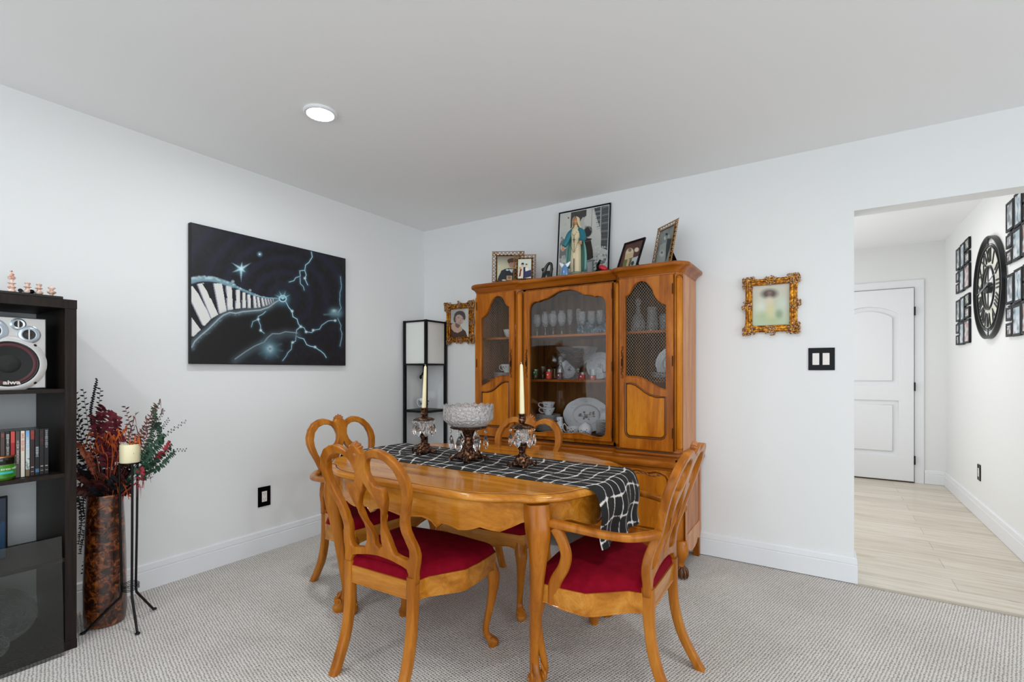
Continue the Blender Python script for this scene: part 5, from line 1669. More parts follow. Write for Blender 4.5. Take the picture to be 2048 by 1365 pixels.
# robed statue
st = empty('robed_statue', (1.640, -.265, CT), 0, 'painted statue of a veiled woman in a teal mantle with a black rosary', 'statue')
M_cream = mat('statue_cream', '#dccba6', .5); M_teal = mat('statue_teal', '#1e7280', .45); M_aqua = mat('statue_aqua', '#6fa59a', .5); M_skin = mat('statue_skin', '#c98e62', .5)
bm = BM(); zloft(bm, [(0, 0, 0, .052, .038), (0, 0, .012, .055, .040), (0, 0, .022, .048, .035), (0, 0, .034, .040, .030)], n=16, p=2); obj('statue_base', bm, mat('statue_ground', '#7f8a72', .6), st, smooth=True)
def robe(bm, keys, folds, amp, n=40, a0=0, a1=2 * PI, closed=True):
    A = catmull([(k[0], k[1], k[2]) for k in keys], 5); B = catmull([(k[3], k[4], 0) for k in keys], 5)
    rings = []
    for c, h in zip(A, B):
        f = min(1, max(0, (.36 - c.z) / .25))
        m_ = n if closed else n - 1
        ring = []
        for i in range(n):
            a = a0 + (a1 - a0) * i / m_
            w_ = 1 + amp * f * math.cos(folds * a + c.z * 6)
            ring.append(Vector((c.x + h.x * w_ * math.cos(a), c.y + h.y * w_ * math.sin(a), c.z)))
        rings.append(ring)
    bridge(bm, rings, closed, closed)
bm = BM(); robe(bm, [(-.004, 0, .025, .038, .028), (-.003, 0, .10, .036, .027), (0, 0, .18, .034, .026), (0, 0, .25, .032, .024), (0, 0, .295, .037, .023), (0, 0, .322, .034, .020), (0, 0, .338, .014, .013), (0, 0, .352, .011, .011)], 11, .07)
obj('gown', bm, M_cream, st, smooth=True, angle=80)
for sx in (-1, 1):
    bm = BM()
    # mantle: hangs from the arm to the hem on each side
    A0, A1 = ((-.35, 1.75) if sx > 0 else (PI - 1.75, PI + .35))
    robe(bm, [(sx * .022, .004, .07 if sx < 0 else .04, .050, .036), (sx * .022, .004, .14, .052, .036), (sx * .018, .002, .21, .048, .033), (sx * .006, 0, .27, .040, .030), (sx * .002, 0, .31, .042, .026), (0, 0, .335, .026, .020)], 9, .06, 22, A0, A1, False)
    o_ = obj('mantle_side', bm, M_aqua if True else M_teal, st, smooth=True, angle=80)
    md = o_.modifiers.new('thickness', 'SOLIDIFY'); md.thickness = .003
    bm = BM()
    hand = (sx * .083, -.030, .205) if sx < 0 else (sx * .052, -.042, .222)
    sweep(bm, [(sx * .022, -.002, .322), (sx * .046, -.004, .296), (sx * .062 if sx < 0 else sx * .056, -.010, .255), (hand[0] * .96, hand[1] + .006, hand[2] + .012)], [(.015, .015), (.019, .020), (.020, .021), (.016, .017)], n=12, k=5)
    obj('sleeve', bm, M_teal, st, smooth=True)
    bm = BM()
    ball(bm, hand, .010, 1, .6, 1.1, 2)
    for i in range(5):
        a = (-.5 + .25 * i)
        L = (.014, .017, .018, .017, .013)[i] if i else .011
        d_ = Vector((sx * .35 + .30 * a, -.45, -.8)).normalized() if i else Vector((-sx * .5, -.7, -.2)).normalized()
        b_ = Vector(hand) + Vector((a * .014, -.002, -.006))
        sweep(bm, [b_, b_ + d_ * L * .55, b_ + d_ * L + Vector((0, -.002, 0))], [.0030, .0027, .0018], n=6, k=2)
    obj('hand', bm, M_skin, st, smooth=True)
bm = BM()
ball(bm, (0, -.004, .378), .0205, .86, .95, 1.18, 3)
ball(bm, (0, -.0235, .374), .0035, .8, 1.0, 1.6, 1)
cyl(bm, (0, 0, .345), (0, 0, .368), .010)
obj('head', bm, M_skin, st, smooth=True)
bm = BM()
for sx in (-1, 1): ball(bm, (sx * .0070, -.0215, .381), .0022, 1.4, .6, .7, 1); sweep(bm, [(sx * .003, -.0225, .3865), (sx * .0075, -.022, .388), (sx * .012, -.019, .386)], [.0008], n=4)
obj('eyes', bm, mat('eye_dark', '#3a2418', .4), st)
bm = BM(); ball(bm, (0, -.0222, .3665), .003, 1.5, .6, .5, 1); obj('mouth', bm, mat('lip', '#a04a3c', .5), st)
bm = BM()
rings = []
for z, rx, ry, open_ in ((.330, .040, .024, 1.5), (.345, .030, .022, 1.35), (.36, .026, .025, 1.15), (.38, .026, .027, 1.0), (.396, .024, .025, .85), (.406, .018, .019, .6), (.412, .008, .009, .4)):
    rings.append([Vector((rx * math.cos(a), .002 + ry * math.sin(a), z)) for a in np.linspace(-PI / 2 + open_ * .72, 1.5 * PI - open_ * .72, 22)])
bridge(bm, rings, False, False)
o_ = obj('veil', bm, M_cream, st, smooth=True); md = o_.modifiers.new('thickness', 'SOLIDIFY'); md.thickness = .003
bm = BM()
for x, y, z in [(-.034, -.022, .31), (-.026, -.027, .298), (-.016, -.029, .288), (-.006, -.030, .281), (0, -.031, .277), (.008, -.030, .284), (.018, -.029, .296), (.028, -.026, .308), (.034, -.020, .316)] + [(0, -.032, .277 - i * .0068) for i in range(1, 17)] + [(-.030 + .0045 * i, -.034, .215 - .009 * i) for i in range(7)] + [(.030 - .0045 * i, -.034, .225 - .010 * i) for i in range(7)]:
    ball(bm, (x, y, z), .0026, sub=1)
box(bm, -.0015, .0015, -.036, -.033, .228, .262); box(bm, -.009, .009, -.036, -.033, .246, .249); box(bm, -.002, .002, -.036, -.033, .03, .12)
obj('rosary', bm, M_black, st)
# bird figurine, red and black figurine
t = empty('bird_figurine', (1.590, -.335, CT), 0, 'small blue and white glass bird with raised wings in front of the poster', 'figurine')
bm = BM(); zloft(bm, [(0, 0, 0, .026, .02), (0, 0, .03, .024, .018), (0, 0, .06, .018, .014), (0, 0, .075, .010, .010)], n=10, p=2); obj('bird_body', bm, mat('pale_blue_glass', '#5c86b4', .15), t, smooth=True)
bm = BM()
for sx in (-1, 1): sweep(bm, [(0, 0, .062), (sx * .02, 0, .075), (sx * .040, 0, .094)], [(.004, .012), (.004, .012), (.002, .004)], up=(0, 0, 1), n=8, k=3)
obj('wings', bm, M_white, t, smooth=True)
t = empty('red_figurine', (1.842, -.30, CT), 0, 'small red and black ornament at the right foot of the poster', 'figurine')
bm = BM(); ball(bm, (.008, 0, .030), .028, 1.25, .8, .72, 2, rot=Matrix.Rotation(.5, 3, 'Y')); obj('red_shell', bm, mat('shiny_red', '#c01428', .15), t, smooth=True)
bm = BM(); ball(bm, (-.018, 0, .018), .024, 1.3, .9, .6, 2); ball(bm, (.045, 0, .010), .02, 1.5, .8, .5, 2)
sweep(bm, [(-.02, 0, .02), (-.032, 0, .045), (-.018, 0, .075), (-.012, 0, .088)], [.010, .009, .008, .004], up=(0, 1, 0), n=8, k=4); obj('black_base', bm, M_blackgloss, t, smooth=True)
# two more frames at the right
PC = Pic(70, 90, ((390, 660), (860, 510), (690, 1200), (240, 1280)), '#5a3430')
PC.noise(2, 5, .4, .8, '#2c2a2c', .8); PC.ell(505, 850, 110, 130, '#d8c8ac', 1, rot=.3, soft=.2); PC.ell(505, 780, 45, 45, '#8c6c54', 1); PC.ell(680, 770, 70, 60, '#dccbb0', 1, rot=-.5, soft=.3); PC.poly([(380, 1010), (580, 960), (470, 1220), (330, 1260)], '#6d7440'); PC.poly([(400, 880), (600, 830), (600, 950), (390, 1010)], '#c9b48c')
PC.poly([(470, 990), (520, 980), (480, 1200), (430, 1210)], '#c9a888'); PC.poly([(580, 970), (735, 920), (670, 1200), (530, 1230)], '#b4c0bc'); PC.ell(600, 1090, 40, 60, '#243238', 1, rot=.3)
stand_frame('picture_frame', (1.990, -.270, CT), R(-25), 22, .180, .225, .010, PC, 'black framed photo collage tilted back, right of the poster', 'black')
PD = Pic(70, 100, ((1290, 450), (1640, 280), (1540, 1110), (1160, 1180)), '#8b938f')
PD.noise(3, 6, .4, .8, '#6d7573', .6); PD.poly([(1290, 700), (1430, 640), (1450, 900), (1400, 1150), (1180, 1160)], '#a9b0ac'); PD.ell(1400, 560, 26, 40, '#c9c4ba', 1); PD.ell(1440, 480, 34, 26, '#2c2e2e', 1); PD.ell(1500, 520, 26, 36, '#b5aea4', 1); PD.poly([(1460, 570), (1590, 560), (1540, 800), (1450, 1100), (1440, 760)], '#2c3438'); PD.ell(1340, 880, 80, 90, '#cfd2cc', .9, soft=.5); PD.ell(1340, 860, 40, 40, '#4c5452', .8, soft=.5)
stand_frame('picture_frame', (2.190, -.200, CT), R(-42), 11, .225, .300, .032, PD, 'tall gold filigree frame with a black and white wedding photo, at the cabinet right end')

# ================================================================== table centrepieces
M_prism = mat('prism_crystal', '#ffffff', 0.02, Transmission_Weight=1.0, IOR=1.55)
def drop(bm, c, s=1.0, ang=0.0):
    pr_ = [(.0006, .0), (.006, -.008), (.0115, -.022), (.013, -.032), (.010, -.042), (.0035, -.049), (.0005, -.051)]
    ca, sa = math.cos(ang), math.sin(ang)
    rings = []
    for r_, z in pr_:
        ring = []
        for i in range(8):
            a = 2 * PI * i / 8
            u, v = r_ * s * math.cos(a), r_ * s * .72 * math.sin(a)
            ring.append(Vector((c[0] + u * -sa + v * ca, c[1] + u * ca + v * sa, c[2] + z * s)))
        rings.append(ring)
    bridge(bm, rings)
def drops(t, r_, z, n, s, a0=0.0):
    for i in range(n):
        a = a0 + 2 * PI * i / n
        bm = BM(); drop(bm, (r_ * math.cos(a), r_ * math.sin(a), z - .018 * s), s, a)
        o_ = obj('crystal_drop', bm, M_prism, t)
        bm = BM(); ball(bm, (r_ * math.cos(a), r_ * math.sin(a), z - .009 * s), .0055 * s, sub=1); obj('bead', bm, M_prism, o_)
        bm = BM(); sweep(bm, [(r_ * .80 * math.cos(a), r_ * .80 * math.sin(a), z + .004), (r_ * 1.0 * math.cos(a), r_ * math.sin(a), z + .002), (r_ * math.cos(a), r_ * math.sin(a), z - .004 * s)], [.0012], n=5, k=3); obj('hook', bm, M_bronze, o_)
def scroll_base(bm, rad, hgt, nfeet, neck, a0):
    wob_ = lambda a, z: 1 + (.16 * math.cos(nfeet * (a - a0)) + .05 * math.cos(nfeet * 3 * (a - a0))) * max(0, 1 - z / hgt)
    lathe(bm, [(rad * .50, hgt * .10), (rad * .66, hgt * .12), (rad * .70, hgt * .22), (rad * .60, hgt * .42), (rad * .50, hgt * .62), (rad * .36, hgt * .82), (neck, hgt)], n=48, wob=wob_)
    for i in range(nfeet):
        a = a0 + 2 * PI * i / nfeet
        u = Vector((math.cos(a), math.sin(a), 0)); zv = Vector((0, 0, 1))
        sweep(bm, [u * rad * .45 + zv * hgt * .45, u * rad * .66 + zv * hgt * .34, u * rad * .84 + zv * hgt * .18, u * rad * .97 + zv * .008, u * rad * 1.06 + zv * .012, u * rad * 1.04 + zv * .026, u * rad * .96 + zv * .026], [(.012, .005), (.013, .006), (.010, .006), (.008, .006), (.007, .005), (.006, .004), (.004, .003)], up=(0, 0, 1), n=8, k=3)
        for s in (-1, 1): ball(bm, u * rad * .93 + Vector((-u.y, u.x, 0)) * s * .008 + zv * .006, .006, sub=1)
    for i in range(nfeet * 3):
        a = a0 + 2 * PI * i / (nfeet * 3)
        for q in (.3, .5, .7): ball(bm, (rad * (.72 - q * .45) * math.cos(a), rad * (.72 - q * .45) * math.sin(a), hgt * (q + .02)), .0055, 1, 1, 1.3, 1)
def candlestick(loc, rz, label, nd_=8):
    t = empty('candlestick', loc, rz, label, 'candlestick', 'candlesticks on the runner')
    bm = BM(); scroll_base(bm, .064, .062, 4, .013, R(15)); obj('foot', bm, M_bronze, t, smooth=True)
    bm = BM(); lathe(bm, [(.013, .058), (.017, .068), (.014, .074), (.018, .082), (.022, .092), (.019, .098), (.026, .102), (.028, .107), (.020, .110)], n=24); obj('neck', bm, M_bronze, t, smooth=True)
    bm = BM(); lathe(bm, [(.014, .108), (.024, .114), (.029, .130), (.030, .142), (.026, .160), (.018, .176), (.012, .184)], n=10); obj('crystal_bulb', bm, M_cryst, t)
    bm = BM()
    wl = lambda a, z: 1 + .14 * abs(math.cos(a * 4)) * (1 if z < .184 else 0)
    lathe(bm, [(.046, .176), (.050, .180), (.040, .188), (.022, .194), (.010, .198), (.010, .203), (.0005, .203)], n=48, wob=wl, cap=False); o_ = obj('leaf_canopy', bm, M_bronze, t, smooth=True)
    md = o_.modifiers.new('thickness', 'SOLIDIFY'); md.thickness = .002
    bm = BM(); lathe(bm, [(.010, .198), (.015, .204), (.017, .212), (.015, .222), (.016, .232), (.018, .240), (.0165, .242), (.0125, .240), (.012, .228), (.0005, .226)], n=20, wob=lambda a, z: 1 + .03 * math.cos(a * 8), cap=False); obj('candle_socket', bm, M_bronze, t, smooth=True)
    drops(t, .054, .178, nd_, 1.22, R(10))
    return t
def taper(loc, h, lean_, label):
    bm = BM()
    rings = []
    zloft(bm, [(0, 0, 0, .0118, .0118), (lean_ * .3, 0, h * .35, .0105, .0105), (lean_ * .65, 0, h * .7, .0088, .0088), (lean_ * .94, 0, h * .94, .0072, .0072), (lean_ * 1.0, 0, h * .985, .0045, .0045), (lean_ * 1.0, 0, h, .0012, .0012)], n=16, p=2, k=5)
    t = obj('taper_candle', bm, M_wax, smooth=True); t.data.transform(Matrix.Translation(Vector(t.location))); 
    t.location = loc
    tag(t, label, 'candle', 'taper candles')
    bm = BM(); sweep(bm, [(lean_, 0, h - .003), (lean_ + .001, 0, h + .004), (lean_ - .003, 0, h + .007)], [.0009], up=(0, 1, 0), n=5); obj('wick', bm, mat('wick', '#e9e2cf', .8), t)
    return t
c1_ = (1.282, -1.372, TOPZ); c2_ = (1.905, -1.395, TOPZ)
candlestick(c1_, 0, 'bronze and crystal candlestick nearer the corner lamp, left of the crystal bowl')
candlestick(c2_, R(30), 'bronze and crystal candlestick on the runner right of the crystal bowl', 6)
taper((c1_[0], c1_[1], TOPZ + .228), .235, .010, 'ivory taper candle in front of the corner lamp, slightly leaning')
taper((c2_[0], c2_[1], TOPZ + .228), .240, -.004, 'ivory taper candle in front of the china cabinet')
ct = empty('crystal_centrepiece', (1.605, -1.405, TOPZ), R(10), 'round cut crystal bowl raised on a bronze pedestal in the middle of the runner', 'centrepiece')
bm = BM(); scroll_base(bm, .088, .085, 4, .026, R(20)); obj('foot', bm, M_bronze, ct, smooth=True)
bm = BM(); lathe(bm, [(.026, .075), (.021, .095), (.022, .115), (.026, .130), (.034, .148), (.042, .156), (.030, .160)], n=24, wob=lambda a, z: 1 + .07 * math.cos(a * 8)); obj('stem', bm, M_bronze, ct, smooth=True)
bm = BM(); lathe(bm, [(.040, .150), (.078, .156), (.086, .160), (.080, .166), (.0005, .166)], n=64, wob=lambda a, z: 1 + .06 * abs(math.cos(a * 6)), cap=False); obj('dish_rim', bm, M_bronze, ct, smooth=True)
drops(ct, .084, .152, 6, 1.45, R(25))
bm = BM()
zig = lambda a, z: 1.0
rings = []
NB = 72
for k_, (r_, z) in enumerate([(.0005, .1665), (.070, .1665), (.092, .172), (.112, .190), (.122, .202), (.123, .262), (.121, .270), (.116, .268), (.114, .204), (.104, .190), (.085, .180), (.0005, .176)]):
    ring = []
    for i in range(NB):
        a = 2 * PI * i / NB
        rr_ = r_ * (1 + (.012 * math.cos(a * 24 + z * 90) if .19 < z < .262 and r_ > .115 else 0))
        zz = z + (.005 * (1 if i % 4 < 2 else -1) * (1 if i % 2 else .3) if z > .265 else 0)
        ring.append(Vector((rr_ * math.cos(a), rr_ * math.sin(a), zz)))
    rings.append(ring)
bridge(bm, rings, True, False)
obj('crystal_bowl', bm, M_cryst, ct, smooth=True, angle=25)
# ================================================================== shelving unit
SX, SY1, SZ = .395, -2.545, 1.472
SY0 = SY1 - .769
unit = empty('shelving_unit', (SX / 2, (SY0 + SY1) / 2, 0), 0, 'tall black brown open shelving unit against the left wall', 'shelving unit')
def ub(name, x0, x1, y0, y1, z0, z1, m=M_shelf, bev=.001):
    bm = BM(); box(bm, x0, x1, y0, y1, z0, z1, bev=bev); return obj(name, bm, m, unit, world=True)
ub('side_panel', .006, SX, SY1 - .038, SY1, .038, SZ - .038); ub('side_panel', .006, SX, SY0, SY0 + .038, .038, SZ - .038)
ub('top_board', .006, SX + .002, SY0 - .001, SY1 + .001, SZ - .038, SZ); ub('bottom_board', .006, SX + .002, SY0 - .001, SY1 + .001, 0, .038)
ym = (SY0 + SY1) / 2
ub('centre_divider', .008, SX - .002, ym - .008, ym + .008, .038, SZ - .038)
cells = []
z = .038
for k_ in range(4):
    z1 = z + .337
    cells.append(z)
    if k_ < 3:
        ub('shelf', .008, SX - .002, ym + .008, SY1 - .038, z1, z1 + .016); ub('shelf', .008, SX - .002, SY0 + .038, ym - .008, z1, z1 + .016)
    z = z1 + .016
# right side column is the one in view: y from ym + .008 to SY1 - .038
# speaker
spk = empty('bookshelf_speaker', (.20, -2.738, cells[3]), 0, 'silver stereo speaker with dark red ringed woofer in the top shelf compartment', 'speaker')
Mf = YZ(.142)
SXO = .2 + .142
bm = BM(); box(bm, -.13, .135, -.118, .112, 0, .292, bev=.004); obj('speaker_case', bm, M_blackgloss if False else mat('speaker_black', '#0e0e10', .25), spk)
plate('front_baffle', rect(-.118, .108, 0.004, .290), [], .012, .004, M_silver, spk, Mf)
def ring(c, r0, r1, h, m, name, n=40, prof=None, par=None):
    bm = BM()
    pr_ = prof or [(r0, .006), (r0, .006 + h), ((r0 + r1) / 2, .006 + h * 1.1), (r1, .006 + h * .6), (r1, .004)]
    lathe(bm, pr_, n=n, cap=False)
    bmesh.ops.transform(bm, matrix=Mf @ Matrix.Translation((c[0], c[1], 0)), verts=bm.verts[:])
    return obj(name, bm, m, par or spk, smooth=True, angle=40)
wc = (-.003, .103)
wf = ring(wc, .090, .113, .007, M_silver, 'woofer_ring')
ring(wc, 0, 0, 0, mat('woofer_rubber', '#141213', .4), 'woofer_surround', prof=[(.092, .006), (.090, .012), (.086, .014), (.082, .012)], par=wf)
ring(wc, 0, 0, 0, mat('woofer_red', '#480e18', .45), 'woofer_red_ring', prof=[(.082, .0122), (.076, .0140), (.070, .0118)], par=wf)
ring(wc, 0, 0, 0, mat('woofer_cone', '#121110', .7), 'woofer_cone', prof=[(.070, .0115), (.045, .0085), (.036, .0075), (.034, .0090), (.022, .0125), (.0005, .014)], par=wf)
for a in (45, -45, 135, 225):
    bm = BM(); ball(bm, (0, 0, 0), .006, 1, 1, .4, 2)
    bmesh.ops.transform(bm, matrix=Mf @ Matrix.Translation((wc[0] + .107 * math.cos(R(a)), wc[1] + .107 * math.sin(R(a)), .011)), verts=bm.verts[:]); obj('screw', bm, M_iron, wf, smooth=True)
text('aiwa', .022, mat('logo_white', '#d9d2cc', .4), wf, Mf @ Matrix.Translation((wc[0] + .008, wc[1] - .074, .0145)), bold=.0007, sx=1.25)
def small_driver(c, r, name, bar=True):
    o_ = ring(c, r * .56, r, .008, mat('speaker_silver_ring', '#b4bcc4', .2, .7), name)
    ring(c, 0, 0, 0, M_silverdk, 'driver_cone', prof=[(r * .56, .0085), (r * .3, .0068), (r * .14, .0075), (.0005, .011)], n=28, par=o_)
    bm = BM()
    if bar: box(bm, -.0022, .0022, -r * .56, r * .56, .010, .014)
    else:
        for a in (90, 210, 330): sweep(bm, [(0, 0, .012), (r * .56 * math.cos(R(a)), r * .56 * math.sin(R(a)), .012)], [(.0025, .0015)], up=(0, 0, 1), n=5)
        lathe(bm, [(r * .24, .004), (r * .26, .014), (r * .36, .015), (r * .38, .006)], n=24, cap=False)
    bmesh.ops.transform(bm, matrix=Mf @ Matrix.Translation((c[0], c[1], 0)), verts=bm.verts[:]); obj('driver_grille', bm, M_silver, o_)
small_driver((.024, .262), .024, 'tweeter'); small_driver((.055, .222), .036, 'tweeter'); small_driver((-.052, .232), .050, 'midrange_driver', False)
# discs: cases standing in a row
dv = [('#cfc8b8', None), ('#4a3833', '#a04a30'), ('#15130f', '#b8b4ae'), ('#a01820', '#e07a6a'), ('#4c4640', '#b5aca6'), ('#d8cfbf', '#c04428'), ('#7fa6c6', '#d8dcd8'), ('#2a1517', '#a03830'), ('#0e1012', '#aeb8c0'), ('#140c10', '#5c1e28'), ('#0c0c0d', '#9a9aa0')]
nmz = ['cream', 'brown and orange', 'black with white lettering', 'bright red', 'grey with pale lettering', 'cream with red lettering', 'sky blue', 'dark maroon with red top', 'black with a blue logo block', 'black with dim red lettering', 'black with white marks']
y = -2.772
for i, (c_, d_) in enumerate(dv):
    t = empty('dvd_case', (.285, y, cells[2] ), 0, '%s disc case in the row under the speaker' % nmz[i], 'disc case', 'disc cases on the shelf')
    bm = BM(); box(bm, -.067, .067, -.0065, .0065, 0, .189, bev=.0012); obj('case', bm, mat('case_black', '#0b0b0c', .25), t)
    p_ = Pic(10, 110, None, c_)
    rr = random.Random(i + 3)
    if i == 6: p_.vgrad('#6d9cc8', '#c8cfc8', 0, .6); p_.noise(3, 3, .4, .8, '#54606a', .8, p_.Y > .6); p_.mix(((p_.Y > .85)).astype(float), '#6a5a3c')
    if i == 1: p_.mix((p_.Y > .5).astype(float) * .9, '#8c3a22'); p_.mix(np.exp(-((p_.Y - .75) / .1) ** 2), '#b86a44')
    if i == 3: p_.mix((p_.Y < .24).astype(float) * .9, '#c8483c')
    if i == 7: p_.mix((p_.Y < .2).astype(float) * .9, '#84302c')
    if d_ and i not in (3,):
        y0, y1 = {2: (.05, .55), 4: (.2, .7), 5: (.06, .42), 6: (.16, .4), 7: (.02, .18), 8: (.38, .6), 9: (.05, .3), 10: (.02, .4), 1: (.03, .08)}[i]
        q = y0
        while q < y1:
            w_ = rr.uniform(.012, .03)
            p_.mix(((p_.Y > q) & (p_.Y < q + w_) & (np.abs(p_.X - .5) < rr.uniform(.2, .38))).astype(float) * .85, d_); 
            if rr.random() < .6: p_.mix(((p_.Y > q + w_ * .3) & (p_.Y < q + w_ * .7) & (np.abs(p_.X - .5) < .12)).astype(float) * .8, c_)
            q += w_ + rr.uniform(.006, .014)
    if i == 8: p_.mix(((p_.Y > .86) & (p_.Y < .94) & (np.abs(p_.X - .5) < .42)).astype(float), '#3c6c94')
    if i in (7, 9, 10): p_.mix((((p_.Y > .80) & (p_.Y < .82)) | ((p_.Y > .9) & (p_.Y < .915))).astype(float) * (np.abs(p_.X - .5) < .35), '#b8b4b0')
    pic_obj(p_, 'spine_label', YZ(.0674) @ Matrix.Translation((0, .002, 0)), .0112, .185, attr_mat('photo_print', .3), t)
    y += .0142
# scented candle jar
jar = empty('candle_jar', (.345, -2.762, cells[2]), 0, 'green candle jar with bronze rim in front of the disc cases', 'candle jar')
bm = BM(); lathe(bm, [(.0005, 0), (.034, 0), (.040, .006), (.0425, .02), (.0425, .06), (.040, .066), (.0005, .064)], n=36, cap=False); obj('jar_body', bm, mat('green_wax', '#4c7420', .2, Coat_Weight=.6), jar, smooth=True)
bm = BM(); lathe(bm, [(.041, .062), (.043, .066), (.043, .088), (.041, .092), (.038, .092), (.038, .068)], n=36, cap=False); obj('jar_neck', bm, mat('jar_dark_glass', '#10140c', .08), jar, smooth=True)
bm = BM(); lathe(bm, [(.0415, .089), (.0445, .090), (.0445, .095), (.041, .096), (.0005, .096)], n=36, cap=False); obj('jar_rim', bm, mat('copper_rim', '#a87850', .2, .8), jar, smooth=True)
pj = Pic(80, 40, None, '#3f8a2c'); pj.mix(((pj.Y > .48) & (pj.Y < .66) & (pj.X < .8)).astype(float), '#3cb4b4'); pj.noise(4, 7, .4, .8, '#2c5c1c', .6, pj.Y > .7)
me = pj.mesh('jar_label', lambda u, v: (.0430 * np.cos(-.75 + u * 1.9), .0430 * np.sin(-.75 + u * 1.9), .012 + .046 * (1 - v)))
link('jar_label', me, attr_mat('jar_print', .15), jar, False, True)
for s_, zz, a_, sz in (('stress relief', .046, R(28), .0125),):
    cu = text(s_, sz, mat('label_white', '#f0f2ea', .4), jar, Matrix.Identity(4), sx=1.0, extrude=.0002)
    me = cu.data
    for v in me.vertices:
        ang = a_ + v.co.x / .0434; r_ = .0434 + v.co.z
        v.co = Vector((r_ * math.cos(ang), r_ * math.sin(ang), zz + v.co.y))
# dark frame in the third compartment
t = empty('small_picture_frame', (.20, -2.80, cells[1]), 0, 'dark blue picture standing in the third shelf compartment', 'picture frame')
p_ = Pic(30, 40, None, '#0f1c30'); p_.vgrad('#2a3850', '#0a1018'); p_.poly([(.9, .4), (1, .4), (1, 1), (.3, 1)], '#1d4468')
bm = BM(); box(bm, -.006, .006, -.085, .085, 0, .262, bev=.002); obj('frame', bm, M_black, t); pic_obj(p_, 'picture', YZ(.0066) @ Matrix.Translation((0, .008, 0)), .158, .246, attr_mat('photo_print', .3), t)
# etched glass dishes in the bottom compartment
def etched(name, r, loc, tilt, label):
    t = empty(name, loc, 0, label, 'glass dish')
    M = Matrix.Translation((0, 0, r * math.cos(R(tilt)) + .004)) @ Matrix.Rotation(R(90 - tilt), 4, 'Y')
    bm = BM(); lathe(bm, [(.0005, 0), (r * .5, .0), (r, .008), (r, .011), (r * .5, .003), (.0005, .003)], n=60, cap=False); bmesh.ops.transform(bm, matrix=M, verts=bm.verts[:]); obj('dish_body', bm, mat('frosted_glass', '#cfd3d2', .25, Transmission_Weight=.75), t, smooth=True)
    bm = BM(); rr = random.Random(int(r * 1000))
    for i in range(9):
        a = 2 * PI * i / 9
        for q in (.35, .6, .85): 
            P = [Vector((r * (q + .1 * math.cos(b)) * math.cos(a + .25 * math.sin(b)), r * (q + .1 * math.cos(b)) * math.sin(a + .25 * math.sin(b)), .0115)) for b in np.linspace(0, 2 * PI, 13)[:-1]]
            sweep(bm, P, [.0012], up=(0, 0, 1), n=4, closed=True)
    bmesh.ops.transform(bm, matrix=M, verts=bm.verts[:]); obj('etched_pattern', bm, mat('frost_line', '#9fa3a0', .3), t)
etched('glass_platter', .135, (.20, -2.760, cells[0] + .03), 52, 'large etched glass platter leaning in the bottom compartment')
etched('glass_plate', .070, (.305, -2.800, cells[0]), 60, 'smaller etched glass plate in front of the large platter')
# leaning glass pane in front of the unit
t = empty('loose_glass_sheet', (.43, -2.86, .0), 0, 'loose clear glass pane leaning against the lower front of the shelving unit', 'glass pane')
bm = BM(); box(bm, -.0022, .0022, -.265, .265, 0.001, .487, bev=.0006)
bmesh.ops.transform(bm, matrix=Matrix.Rotation(R(-3.4), 4, 'Y'), verts=bm.verts[:])
pg = obj('pane', bm, mat('smoked_pane', '#c8ccca', .02, Transmission_Weight=1.0, IOR=1.5), t)
# chessboard and pieces on top
cb = empty('chessboard', (.235, -2.78, SZ), R(2), 'black chessboard lying on top of the shelving unit', 'chessboard')
bm = BM(); box(bm, -.155, .155, -.19, .19, 0, .012, bev=.003); obj('board', bm, mat('chess_black', '#17130f', .3), cb)
bm = BM()
for i in range(8):
    for j in range(8):
        if (i + j) % 2: box(bm, -.14 + i * .035, -.105 + i * .035, -.14 + j * .035, -.105 + j * .035, .0115, .0126)
obj('light_squares', bm, mat('chess_tan', '#b58a50', .3), cb)
M_marb = mat('pink_marble', '#cf9c84', .2, Coat_Weight=.4)
_n = noise_tex(M_marb, coords(M_marb), 70, 4); lk(M_marb, ramp(M_marb, _n, [(.35, '#b2694e'), (.5, '#e0b9a6'), (.65, '#efe6df')]), bc(M_marb))
def piece(kind, loc, label, m=M_marb):
    P = {'king': [(.0005, 0), (.012, 0), (.0135, .004), (.012, .009), (.008, .012), (.013, .018), (.008, .023), (.006, .030), (.013, .034), (.006, .038), (.005, .046), (.011, .052), (.012, .058), (.006, .064), (.008, .069), (.003, .074), (.0005, .077)],
         'bishop': [(.0005, 0), (.009, 0), (.0135, .005), (.014, .010), (.007, .015), (.006, .022), (.013, .025), (.006, .029), (.005, .036), (.010, .041), (.0005, .045)],
         'pawn': [(.0005, 0), (.006, 0), (.006, .006), (.014, .012), (.015, .017), (.006, .022), (.006, .026), (.012, .031), (.012, .035), (.004, .040), (.0005, .042)]}[kind]
    bm = BM(); lathe(bm, P, n=20)
    if kind == 'king':
        box(bm, -.0018, .0018, -.0018, .0018, .074, .086); box(bm, -.0018, .0018, -.006, .006, .079, .082)
    if kind == 'bishop': ball(bm, (0, .004, .038), .006, 1, 1, 1.4, 1)
    t = obj('chess_piece', bm, m, smooth=True, angle=50)
    t.location = loc; return tag(t, label, 'chess piece')
zc_ = SZ + .0127
piece('king', (.365, -2.735, zc_), 'tallest pink marble chess piece at the left end of the shelf top')
piece('bishop', (.365, -2.690, zc_), 'pink marble chess piece right of the tallest one')
piece('bishop', (.360, -2.655, zc_), 'pink marble knight shaped chess piece, second from the right')
piece('pawn', (.355, -2.615, zc_), 'pink marble pawn at the right end of the row')
bm = BM()
for i in range(2):
    cyl(bm, (.330, -2.702 + i * .034, zc_ + .008), (.372, -2.712 + i * .034, zc_ + .008), .0075, 12) if i == 0 else None
